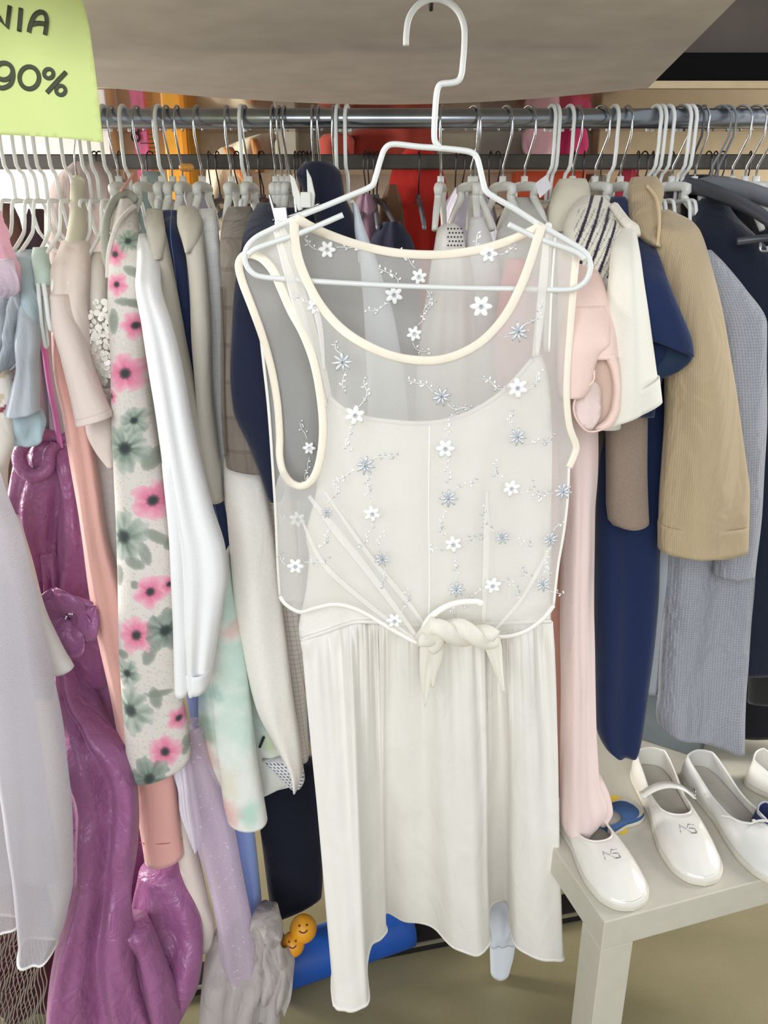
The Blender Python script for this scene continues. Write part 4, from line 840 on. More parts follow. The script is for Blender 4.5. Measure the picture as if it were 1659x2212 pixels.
G('tweed_coat', 'long light grey tweed coat with slanting hem right of the tan jacket', 'coat', [
    ('sleeve', loft([(540, 1482, 1530, 1.12), (570, 1482, 1560, 1.10), (620, 1500, 1600, 1.095), (700, 1530, 1648, 1.085), (760, 1540, 1648, 1.08), (900, 1550, 1650, 1.075), (1100, 1552, 1640, 1.075), (1240, 1540, 1626, 1.075)], 1.06, .028, .03, dv=7), tw, so),
    ('body', loft([(760, 1450, 1640, 1.12), (1000, 1440, 1634, 1.115), (1190, 1438, 1628, 1.11), (1350, 1430, 1618, 1.10), (1500, 1424, 1608, 1.09), (1560, 1420, 1604, 1.085, 40), (1590, 1424, 1603, 1.085, 50)], 1.09, .026, .03, dv=8, folds=((.012, 1.2, .55, .05),)), tw, so),
    ('lining', loft([(1150, 1400, 1450, 1.115), (1320, 1398, 1450, 1.11), (1495, 1388, 1420, 1.11)], 1.11, .010, .02), fabric('silver_lining', (172, 176, 182), .5), so)])
dn = fabric('midnight_wool', (22, 28, 44), .95, 420, .3, .25)
G('midnight_jacket', 'midnight navy jacket shoulder at right edge above the tweed coat', 'jacket', [
    ('shoulder', loft([(430, 1508, 1560, 1.18), (470, 1500, 1590, 1.15), (520, 1494, 1640, 1.12), (600, 1500, 1700, 1.11), (760, 1540, 1720, 1.11), (1100, 1560, 1720, 1.11), (1450, 1540, 1720, 1.11)], 1.13, .02, .03), dn, so),
    ('neck_label', loft([(402, 1486, 1520, 1.22), (432, 1486, 1522, 1.215)], 1.22, .002, .002, dv=5), fabric('grey_label', (84, 88, 88), .7), so),
    ('body', loft([(380, 1476, 1540, 1.24), (440, 1470, 1660, 1.22), (700, 1470, 1740, 1.21), (1200, 1500, 1740, 1.2), (1585, 1500, 1740, 1.19)], 1.21, .02, .03), fabric('black_wool', (14, 14, 20), .95), so)])
thing('skirt_hanger', 'dark bar hanger with silver clip crossing the black coat at right edge', 'hanger', [
    ('bar', tube(pxpath([(1592, 522, 1.08), (1640, 516, 1.07), (1720, 508, 1.06)], 1.06), .005, 8), K['dark_plastic']),
    ('clip', join([tube(pxpath([(1642, 524, 1.055), (1643, 540, 1.052), (1656, 542, 1.052), (1656, 532, 1.052)], 1.05), .0018, 8)]), K['chrome'])])
G('olive_coat', 'olive lining sliver beside the tweed coat at the right edge', 'coat', [('', loft([(900, 1640, 1720, 1.15), (1300, 1630, 1720, 1.145), (1520, 1620, 1720, 1.14)], 1.15, .01, .02), fabric('black_olive', (36, 36, 34), .9), so)])
G('mustard_blouse', 'mustard blouse corner with cream hanger nub at the far right top', 'blouse', [('', loft([(400, 1634, 1700, 1.27), (440, 1622, 1720, 1.26), (480, 1640, 1720, 1.25)], 1.26, .012, .02, dv=6), fabric('mustard_crepe', (150, 134, 88), .85), so)])

# ------------------------------------------------------------------ pieces seen behind and through the sheer bolero
G('navy_clipped_skirt', 'navy skirt folded over in white clips above the left bolero strap', 'skirt', [('', loft([(352, 658, 716, 1.12), (376, 640, 738, 1.11), (420, 660, 744, 1.10), (470, 680, 764, 1.10), (540, 690, 772, 1.10), (800, 690, 776, 1.10)], 1.10, .02, .03), fabric('ink_wool', (24, 28, 46), .95), so)])
thing('clip_hanger', 'white clothes peg clips and chrome clip by the left bolero strap', 'hanger', [
    ('peg', extr([P(626, 376, 1.05), P(636, 384, 1.05), (P(652, 430, 1.05)), P(654, 452, 1.05), P(644, 456, 1.05), P(632, 420, 1.05)], (0, .008, 0)), K['white_plastic'], {'bev': .001}),
    ('peg', extr([P(662, 364, 1.05), P(672, 384, 1.05), (P(680, 420, 1.05)), P(678, 446, 1.05), P(670, 452, 1.05), P(664, 420, 1.05)], (0, .008, 0)), K['white_plastic'], {'bev': .001}),
    ('spring', box(P(661, 432, 1.045), (.012, .008, .018)), K['white_plastic'], {'bev': .001}),
    ('metal_clip', extr([P(578, 418, 1.05), P(584, 420, 1.05), P(592, 448, 1.05), P(618, 446, 1.05), P(622, 476, 1.05), P(594, 482, 1.05)], (0, .006, 0)), K['chrome'], {'bev': .001}),
    ('bar', tube(pxpath([(590, 476, 1.06), (640, 462, 1.06), (690, 440, 1.06)], 1.06), .0016), K['chrome']),
    ('hook', tube(pxpath([(606, 258, 1.18), (612, 300, 1.17), (624, 360, 1.12), (634, 400, 1.07), (640, 462, 1.06)], 1.1), .0014), K['chrome'])])
G('pale_blue_blouse', 'pale blue-white blouse seen through the bolero neck on a white hanger', 'blouse', [('', loft([(440, 764, 772, 1.12), (490, 766, 786, 1.10), (560, 776, 810, 1.08), (700, 786, 850, 1.06), (900, 796, 880, 1.055), (1200, 800, 890, 1.05)], 1.07, .016, .02), fabric('pale_blue_cotton', (206, 214, 224), .85), so)])
dots = M()
for i in range(5):
    for j in range(5):
        dots.add(sph(P(968 + j*7 + (i % 2)*3, 494 + i*9, 1.052 - .002*i), (.0012, .0006, .0012), 6, 4))
G('dotted_blouse', 'white blouse with small black dots rising behind the bolero back neckline', 'blouse', [
    ('body', loft([(484, 956, 978, 1.11), (496, 944, 994, 1.09), (530, 938, 1002, 1.075), (600, 926, 1020, 1.07), (800, 900, 1040, 1.07), (1200, 890, 1050, 1.07)], 1.08, .022, .02, folds=((.006, 2.2, .2, .2),)), fabric('white_dotted_cotton', (228, 224, 218), .85), so),
    ('dots', dots, solid('black_dot', (40, 40, 48), .7), {'kind': 'stuff'})])
G('coral_blouse', 'salmon pink blouse glowing through the right side of the bolero', 'blouse', [('', loft([(560, 1096, 1130, 1.06), (640, 1080, 1176, 1.04), (760, 1070, 1206, 1.03), (900, 1080, 1212, 1.03), (1140, 1090, 1210, 1.03)], 1.04, .018, .02, folds=((.005, 1.5, 0, .2),)), fabric('salmon_voile', (242, 172, 176), .8), so)])
G('grey_blouse', 'light grey blouse seen through the middle of the bolero mesh', 'blouse', [('', loft([(470, 1014, 1040, 1.12), (530, 1006, 1066, 1.09), (640, 1000, 1090, 1.08), (900, 1000, 1100, 1.075)], 1.08, .016, .02), fabric('soft_grey_voile', (214, 212, 212), .85), so)])
G('slate_dress', 'slate grey dress behind the bolero left of the pale blue blouse', 'dress', [('', loft([(520, 640, 760, 1.15), (640, 630, 800, 1.14), (900, 640, 900, 1.14), (1300, 650, 900, 1.13)], 1.14, .016, .02), fabric('slate_crepe', (110, 112, 122), .9), so)])
# ------------------------------------------------------------------ hero: white hanger, cream dress, sheer bolero
HY = .905
hk = pxpath([(877, 98), (878, 70), (884, 38), (902, 12), (930, -2), (962, 2), (988, 22), (1002, 55), (1003, 95), (1000, 135), (997, 160), (990, 174), (975, 179), (955, 181), (947, 188), (943, 205), (940, 240), (938, 285), (940, 306), (950, 318)], HY, 5)
fr_ = pxpath([(950, 320), (905, 317), (862, 312), (842, 313), (830, 324), (822, 345), (812, 380), (806, 398), (792, 408), (760, 421), (700, 446), (640, 470), (590, 494), (552, 514), (532, 538), (530, 566), (544, 588), (566, 598), (620, 603), (720, 610), (850, 617), (1000, 622), (1120, 624), (1220, 626), (1252, 618), (1270, 598), (1275, 570), (1266, 548), (1246, 532), (1205, 508), (1160, 482), (1110, 450), (1066, 425), (1050, 412), (1044, 395), (1036, 360), (1030, 340), (1020, 330), (1000, 325)], HY, 5, True)
thing('dress_hanger', 'large white coated wire hanger carrying the cream dress and sheer bolero', 'hanger', [
    ('hook', tube(hk, .0031, 12), K['white_wire']), ('frame', tube(fr_, .0030, 12, True), K['white_wire']),
    ('strap_notch', tube(pxpath([(741, 464), (700, 482), (650, 503), (600, 520), (556, 536), (536, 550)], HY - .004, 5), .0030, 12), K['white_wire']),
    ('strap_notch', tube(pxpath([(1098, 484), (1130, 500), (1165, 516), (1205, 530), (1246, 546), (1262, 560)], HY - .004, 5), .0030, 12), K['white_wire'])])
nl = P(932, 0, HY)
thing('ceiling_hook', 'small dark hook under the grey board holding the white dress hanger', 'hook', [
    ('', tube([Vector((nl.x, nl.y, 1.545)), Vector((nl.x, nl.y, 1.536)), Vector((nl.x, nl.y + .006, 1.528)), Vector((nl.x, nl.y + .012, 1.532)), Vector((nl.x, nl.y + .012, 1.538))], .0022, 8), K['blackwire'], {})])

def YF(px, py):
    y = .872 + .045 * min(1.3, ((px - 905) / 330.0) ** 2)
    for (ax, ay, bx, by, am, wd) in ((690, 1070, 905, 1385, -.007, 13), (655, 1190, 905, 1388, -.005, 12), (720, 1060, 912, 1350, .005, 12), (1190, 1290, 1040, 1372, -.004, 12), (1046, 1060, 1040, 1360, .005, 12), (1070, 1000, 1062, 1360, -.004, 12)):
        t = clamp(((px-ax)*(bx-ax) + (py-ay)*(by-ay)) / ((bx-ax)**2 + (by-ay)**2))
        d = hypot(px - ax - t*(bx-ax), py - ay - t*(by-ay))
        y += am * exp(-(d/wd)**2) * sstep(0, .3, t)
    y += .004 * noise.noise(Vector((px*.012, py*.005, 1.0))) + .002 * noise.noise(Vector((px*.03, py*.012, 4.0)))
    return y
def YBo(px, py): return .956 - .02 * min(1.3, ((px - 905) / 330.0) ** 2) + .006 * noise.noise(Vector((px*.014, py*.004, 9.0)))
def YD(px, py):
    return .889 + .032 * min(1.2, ((px - 920) / 280.0) ** 2) + .004 * noise.noise(Vector((px*.02, py*.006, 2.0))) + .003*sin(px*.055)*sstep(950, 1150, py)

cot = fabric('cream_cotton_gauze', (240, 236, 229), .88, 420, .2, .35, 9, sheen=.15, stretch=2.5)
# dress bodice
neck = crv([(712, 858), (740, 882), (790, 902), (850, 911), (905, 914), (960, 909), (1020, 888), (1070, 858), (1110, 822), (1150, 776)], 6)
bod = neck[:-1] + crv([(1150, 776), (1163, 762), (1180, 800), (1190, 880), (1192, 1000), (1188, 1150), (1186, 1250), (1188, 1345)], 5)[:-1] + crv([(1188, 1345), (1050, 1350), (900, 1352), (780, 1345), (700, 1368), (651, 1388)], 5)[:-1] + crv([(651, 1388), (646, 1350), (662, 1270), (668, 1200), (662, 1150), (684, 1060), (700, 960), (702, 900), (712, 858)], 5)
front_b = patch(bod, YD, 12)
back_b = patch(crv([(700, 900), (905, 985), (1175, 880)], 6)[:-1] + crv([(1175, 880), (1190, 1000), (1190, 1345)], 5)[:-1] + crv([(1190, 1345), (900, 1352), (655, 1388)], 5)[:-1] + crv([(655, 1388), (668, 1200), (700, 900)], 5), lambda x, y: .942 - .012*((x-920)/280)**2, 22)
# skirt: hem nodes at the hem height, waist spread along the seam
hemn = [(725, 2182), (750, 2187), (780, 2180), (796, 2158), (790, 2100), (800, 2050), (822, 2030), (834, 2010), (828, 1985), (836, 1972), (868, 1991), (905, 1992), (945, 2010), (985, 2048), (1025, 2066), (1050, 2058), (1058, 2030), (1052, 1985), (1062, 1953), (1085, 1950), (1102, 1958), (1103, 2000), (1113, 2040), (1145, 2060), (1185, 2078), (1210, 2082), (1213, 2060)]
backn = [(1196, 1985), (1120, 1925), (980, 1905), (860, 1925), (770, 1985), (722, 2090)]
wx = [650, 690, 726, 752, 770, 786, 800, 812, 822, 834, 862, 894, 926, 962, 1000, 1030, 1044, 1052, 1060, 1076, 1090, 1098, 1106, 1128, 1156, 1182, 1192]
def seam(x): return pchip([640, 700, 780, 900, 1200], [1386, 1366, 1343, 1350, 1342], x)
nodes = []
for (h, w) in zip(hemn, wx):
    pl = .014*exp(-((w - 800)/16)**2) + .018*exp(-((w - 1070)/20)**2) + .006*sin(w*.045)*sstep(860, 900, w)*(1 - sstep(1010, 1040, w))
    nodes.append(tuple(P(w, seam(w), YD(w, 1370) - .001 + pl)) + tuple(PZ(h[0], h[1], .20)))
for k, h in enumerate(backn):
    w = lerp(1192, 650, (k + 1) / (len(backn) + 1)); nodes.append(tuple(P(w, seam(w) - 20, .945)) + tuple(PZ(h[0], h[1], .20)))
ring = crv(nodes, 9, True)
sk = M(); NV = 90
for i in range(NV + 1):
    v = i / NV
    for j, q in enumerate(ring):
        a = Vector(q[:3]); b = Vector(q[3:]); g = v
        p = a.lerp(b, g)
        fr = j < len(hemn) * 9
        if fr:
            p.y += (.0032*sin(j*1.05) + .002*sin(j*1.9 + 1)) * exp(-v*9) * sstep(0, .03, v) + .0065*sin(j*.33 + 2*sin(j*.05))*exp(-v*1.3)*sstep(0, .06, v) + .004*sin(j*.14 + 1.5*v)*sstep(.1, .6, v)
        n_ = Vector((p.x*13, p.y*9, p.z*4.0))
        p.y += .005*noise.noise(n_) + .0022*noise.noise(n_*2.6); p.x += .002*noise.noise(n_ + Vector((7, 0, 0)))
        sk.v.append(p); sk.uv.append((j*.005, -v*.7))
    # outline stays soft
nr = len(ring)
for i in range(NV):
    for j in range(nr):
        j2 = (j+1) % nr; sk.f.append((i*nr+j, (i+1)*nr+j, (i+1)*nr+j2, i*nr+j2))
hemt = tube([sk.v[NV*nr + j] + Vector((0, 0, .004)) for j in range(0, nr, 2)], .0034, 6, True, sqy=.6)
seamt = tube([P(x, seam(x), YD(x, 1370) - .003) for x in [650 + k*9 for k in range(61)]], .0028, 6, sqy=.7)
def strap(pts): return tube([P(x, y, yy) for x, y, yy in crv(pts, 6)], .0036, 8, sqy=.3)
thing('cream_dress', 'cream cotton gauze sleeveless dress with gathered skirt, the large central garment', 'dress', [
    ('bodice', front_b, cot, so), ('bodice_back', back_b, cot, so),
    ('skirt', sk, cot, {'solid': .0014}), ('hem', hemt, cot), ('waist_seam', seamt, cot),
    ('neck_binding', tube([P(x, y, YD(x, y) - .001) for x, y in neck], .0026, 8, sqy=.6), cot),
    ('strap', strap([(1156, 770, .905), (1162, 700, .908), (1172, 600, .91), (1182, 500, .908), (1186, 494, .915), (1184, 560, .93), (1180, 760, .935)]), cot),
    ('strap', strap([(712, 862, .91), (690, 760, .912), (650, 620, .914), (606, 498, .91), (602, 488, .915), (620, 560, .93), (700, 880, .935)]), cot)])

# bolero panels
tul = sheer('ivory_tulle', (250, 248, 243), .46, 1500, .15, .3)
bind = fabric('ivory_satin_binding', (250, 240, 222), .6, 500, .1, .15, sheen=.2)
nf = crv([(636, 470), (637, 520), (648, 570), (672, 625), (702, 672), (745, 716), (800, 750), (860, 772), (930, 779), (990, 766), (1045, 734), (1090, 684), (1122, 625), (1144, 570), (1160, 520), (1170, 487)], 6)
nb = crv([(640, 471), (668, 488), (710, 507), (770, 528), (840, 544), (905, 550), (970, 549), (1040, 538), (1105, 518), (1168, 490)], 6)
armin = [(610, 1012), (626, 1040), (652, 1049), (676, 1030), (692, 990), (697, 930), (692, 860), (678, 785), (655, 722), (628, 672), (606, 620), (586, 578), (562, 556)]
lside = [(605, 1288), (600, 1220), (596, 1120), (596, 1050), (610, 1012)]
hemc = [(1196, 1308), (1172, 1338), (1130, 1366), (1080, 1376), (1030, 1368), (975, 1356), (930, 1368), (905, 1388), (872, 1374), (830, 1350), (790, 1326), (755, 1311), (720, 1306), (680, 1314), (648, 1322), (618, 1306), (605, 1288)]
rside = [(1246, 541), (1240, 600), (1233, 690), (1226, 790), (1224, 860), (1230, 920), (1244, 962), (1240, 984), (1229, 1010), (1226, 1080), (1218, 1150), (1206, 1220), (1196, 1308)]
fo = nf[:-1] + crv([(1170, 487), (1208, 508), (1246, 541)], 4)[:-1] + crv(rside, 4)[:-1] + crv(hemc, 4)[:-1] + crv(lside, 4)[:-1] + crv(armin, 4)[:-1] + crv([(562, 556), (534, 550), (545, 520), (590, 492), (636, 470)], 4)
bo = nb[:-1] + crv([(1168, 490), (1208, 508), (1246, 541)], 4)[:-1] + crv(rside, 4)[:-1] + crv([(1196, 1308), (1050, 1325), (900, 1320), (740, 1308), (610, 1296)], 5)[:-1] + crv([(610, 1296), (598, 1180), (590, 1020), (580, 880), (568, 770), (560, 690), (530, 620), (515, 572), (532, 548), (545, 520), (590, 492), (640, 471)], 5)
front_p = patch(fo, YF, 9.0)
back_p = patch(bo, YBo, 13)
def btube(pts, yf, r=.0050, sq=.26): return tube([P(x, y, yf(x, y)) for x, y in pts], r, 10, sqy=sq)
armloop = []
for (x, y, w) in crv([(528, 552, .5), (516, 572, .8), (524, 610, 1), (546, 668, 1), (568, 730, 1), (587, 800, 1), (599, 870, 1), (604, 940, 1), (604, 985, .8), (612, 1020, .5), (630, 1043, .2), (655, 1050, 0), (678, 1031, 0), (692, 990, 0), (698, 930, 0), (693, 860, 0), (679, 785, 0), (656, 722, 0), (629, 672, 0), (607, 622, 0), (590, 585, 0), (568, 560, .1), (546, 550, .3)], 5, True):
    armloop.append(P(x, y, lerp(YF(x, y) - .002, YBo(x, y) - .004, w)))
cord = fabric('ivory_rolled_hem', (248, 245, 238), .8, 500, .2, .2)
# knot
tulf = sheer('ivory_tulle_fold', (252, 250, 246), .50, 1200, .2, .3)
def fold(pts, r): return tube([P(x, y, YF(x, y) - .0015) for x, y in crv(pts, 8)], lambda t: r * (.35 + .65*sin(pi*clamp(t, .05, .95))), 8, sqy=.25)
folds_ = [fold([(668, 1072), (720, 1140), (800, 1240), (906, 1384)], .0055), fold([(655, 1130), (700, 1220), (800, 1310), (904, 1386)], .0040), fold([(700, 1060), (790, 1190), (880, 1300), (925, 1360)], .0035),
          fold([(596, 500), (632, 620), (668, 740), (704, 880)], .0060), fold([(612, 492), (660, 600), (690, 700), (700, 800)], .0035), fold([(1182, 505), (1172, 620), (1160, 770)], .0050), fold([(1052, 1060), (1050, 1200), (1044, 1350)], .0045), fold([(1190, 1180), (1130, 1290), (1060, 1370)], .0030)]
kn = []
for k in range(2):
    kn.append(tube([P(x, y, .845 + .010*cos(t_*9 + k*pi)) + Vector((0, 0, .007*sin(t_*9 + k*pi))) for t_, x, y in [(i/24, lerp(905, 1072, i/24), pchip([0, .3, .7, 1], [1382, 1362, 1372, 1380], i/24)) for i in range(25)]], lambda t: .0075 + .0035*sin(pi*t), 12))
kn.append(tube([P(x, y, .842) for x, y in crv([(926, 1346), (940, 1350), (948, 1368), (944, 1392), (930, 1404)], 5)], .0075, 10, sqy=.7))
tail1 = loft([(1385, 908, 946, .852), (1410, 906, 948, .850), (1440, 906, 944, .850), (1470, 908, 936, .850), (1500, 912, 930, .850), (1526, 916, 922, .850)], .85, .006, .006, dv=4, nu=14, folds=((.003, 2, 0, .5),), rough=.003, capb=True)
tail1b = loft([(1390, 930, 962, .848), (1430, 930, 954, .847), (1460, 930, 944, .847), (1486, 932, 938, .847)], .847, .005, .004, dv=4, nu=12, rough=.003, capb=True)
tail2 = loft([(1380, 1036, 1080, .866), (1400, 1046, 1084, .864), (1430, 1060, 1086, .864), (1460, 1072, 1088, .864), (1492, 1086, 1091, .864)], .865, .004, .004, dv=4, nu=12, folds=((.002, 1.5, 0, .3),), rough=.002, capb=True)
tul2 = sheer('ivory_tulle_gathered', (250, 247, 238), .92, 900, .3, .35)
parts = [('front_panel', front_p, tul), ('back_panel', back_p, tul),
         ('neck_binding', btube(nf, lambda x, y: YF(x, y) - .002), bind),
         ('back_neck_binding', btube(nb, lambda x, y: lerp(YBo(x, y), YF(x, y), sstep(200, 268, abs(x - 905))) - .002), bind),
         ('armhole_binding', tube(armloop, .0048, 10, True, sqy=.5), bind),
         ('armhole_binding', btube(crv(rside[:9], 6), lambda x, y: YF(x, y) - .002, .0042), bind),
         ('rolled_hem', btube(crv(hemc, 5), lambda x, y: YF(x, y) - .002, .0028, .6), cord),
         ('side_seam', btube(crv([(605, 1288), (600, 1220), (596, 1120), (590, 1020), (580, 880), (568, 770), (560, 690)], 5), lambda x, y: YBo(x, y) - .003, .0018, .7), cord),
         ('side_seam', btube(crv(rside[8:], 5), lambda x, y: YF(x, y) - .001, .0016, .7), cord),
         ('centre_seam', btube(crv([(928, 920), (926, 1100), (928, 1250), (926, 1350)], 8), lambda x, y: YF(x, y) - .001, .0013, .7), cord),
         ('shoulder_seam', btube(crv([(1200, 506), (1192, 620), (1186, 760)], 6), lambda x, y: YF(x, y) - .0005, .0012, .6), cord),
         *[('pleat', f, tulf) for f in folds_],
         ('knot', join(kn), tul2), ('tie_end', tail1, tul2), ('tie_end', tail1b, tul2), ('tie_end', tail2, tul2),
         ('hem_loop', tube([P(x, y, .852) for x, y in crv([(905, 1386), (925, 1340), (955, 1315), (990, 1302), (1030, 1300), (1040, 1306)], 5)], .0040, 8, sqy=.6), cord)]
wht = solid('white_embroidery', (252, 252, 250), .5, spec=.4, var=.01)
slv = solid('silver_thread', (226, 230, 236), .34, .45, spec=.8, var=.03)
EMB = [(1039, 662, 'w', 1.15), (740, 783, 's', 1.1), (1120, 717, 's', 1.1), (954, 857, 's', 1.05), (767, 897, 'w', 1.1), (1118, 838, 'w', 1.15), (962, 969, 'w', 1.1), (789, 1006, 's', 1.1), (1118, 944, 's', 1.05), (969, 1077, 's', 1.05), (1105, 1055, 'w', 1), (804, 1110, 'w', 1), (638, 1223, 'w', 1.05), (826, 1208, 's', 1), (979, 1176, 'w', 1.05), (1085, 1161, 's', .9), (1189, 1166, 's', .95), (1216, 1062, 's', 1.05), (986, 1274, 's', 1), (1064, 1265, 'w', 1.05), (1173, 1263, 's', 1), (852, 1341, 'w', 1), (680, 662, 'w', .8), (706, 1108, 's', .7),
       (707, 539, 'b', .95), (905, 598, 'b', .9), (851, 637, 'b', 1.05), (1056, 548, 'b', 1), (895, 721, 'b', .9), (643, 1122, 'b', 1.05), (668, 968, 'b', .8)]
def Yemb(x, y, k): return (YBo(x, y) - .002) if k == 'b' else (YF(x, y) - .0025)
vine, vines = M(), M()
def leaf(x, y, k, an, ln, sil):
    c = P(x, y, Yemb(x, y, k)); rot = Matrix.Rotation(an, 3, 'Y')
    (vines if sil else vine).add(sph(c, (ln*.68, .0004, ln*.30), 6, 4, rot))
for i, (x, y, k, s) in enumerate(EMB):
    c = P(x, y, Yemb(x, y, k)); pm = M(); s *= .86; R_ = .0088 * s; n_ = 6 if k != 's' else 8
    for q in range(n_):
        an = 2*pi*q/n_ + i*.7; d = Vector((cos(an), 0, -sin(an)))
        sz = (.0062*s, .0016, .0033*s) if k != 's' else (.0060*s, .0012, .0019*s)
        pm.add(sph(c + d*R_*.72, sz, 8, 5, Matrix.Rotation(an, 3, 'Y')))
    ctr = join([sph(c + Vector((.002*cos(a), -.002, .002*sin(a))), .0011*s, 6, 4) for a in [2*pi*t/6 for t in range(6)]])
    parts.append(('embroidered_flower', pm, slv if k == 's' else wht, {'sub_parts': [('bead_centre', ctr, slv)]}))
    random.seed(i + 40)
    for b in range(2):
        an = b*3.0 + i*1.3 + random.uniform(-.3, .3); px_, py_ = x + 20*cos(an), y + 20*sin(an); pth = [(px_, py_)]
        for st in range(random.randint(3, 5)):
            an += random.uniform(-.7, .7); px_ += 13*cos(an); py_ += 13*sin(an)
            if not (600 < px_ < 1215 and 500 < py_ < 1330): break
            if k != 'b' and (py_ < 600 or (py_ < 800 and hypot(px_ - 905, (py_ - 500)*.85) < 265)): break
            pth.append((px_, py_)); sil = (random.random() < .5)
            leaf(px_ + 4, py_ - 4, k, an + 1, .0034, sil); 
            if st % 2: leaf(px_ - 4, py_ + 3, k, an - 1.2, .0032, sil)
            if st == 2: leaf(px_ + 5, py_ + 5, k, an, .0038, sil)
        if len(pth) > 1: vine.add(tube([P(a, b_, Yemb(a, b_, k)) for a, b_ in crv(pth, 3)], .00042, 5))
parts += [('embroidered_vine', vine, wht, {'kind': 'stuff'}), ('silver_sprigs', vines, slv, {'kind': 'stuff'})]
thing('sheer_bolero', 'sheer ivory tulle bolero with embroidered flowers, knotted over the cream dress', 'bolero', parts)

q = P(403, 362, 1.19)
thing('size_ring', 'small amber size ring on a chrome hanger hook before the yellow cupboard', 'size ring', [('', tube([q + Vector((.006*cos(a), .006*sin(a), 0)) for a in [2*pi*k/14 for k in range(14)]], .005, 8, True), solid('amber_plastic', (222, 158, 70), .4), {})])
thing('price_tag', 'small white paper tag hanging by the cream coat collar', 'tag', [('', extr([P(1156, 396, 1.12), P(1180, 378, 1.12), P(1192, 404, 1.12), P(1166, 428, 1.12)], (0, .0008, 0)), solid('tag_paper', (226, 222, 226), .7), {})])
# ------------------------------------------------------------------ bench and shoes
e1 = Vector((.9575, .2885, 0)); e2 = Vector((-.2885, .9575, 0)); C0 = PZ(1306, 1993, .45)
rb_ = Matrix.Rotation(atan2(e1.y, e1.x), 3, 'Z'); BL, BW = .60, .50
lac = solid('cream_lacquer', (206, 201, 186), .38, spec=.45, var=.02, vs=40)
bp = [('top', box(C0 + e1*BL/2 + e2*BW/2 + Vector((0, 0, -.025)), (BL, BW, .05), rb_), lac, {'bev': .0015})]
for a in (.025, BL - .025):
    for b in (.025, BW - .025):
        bp.append(('leg', box(C0 + e1*a + e2*b + Vector((0, 0, -.05 - .2)), (.05, .05, .40), rb_), lac, {'bev': .0012}))
thing('shoe_bench', 'cream lacquered low bench at lower right carrying white shoes', 'bench', bp)

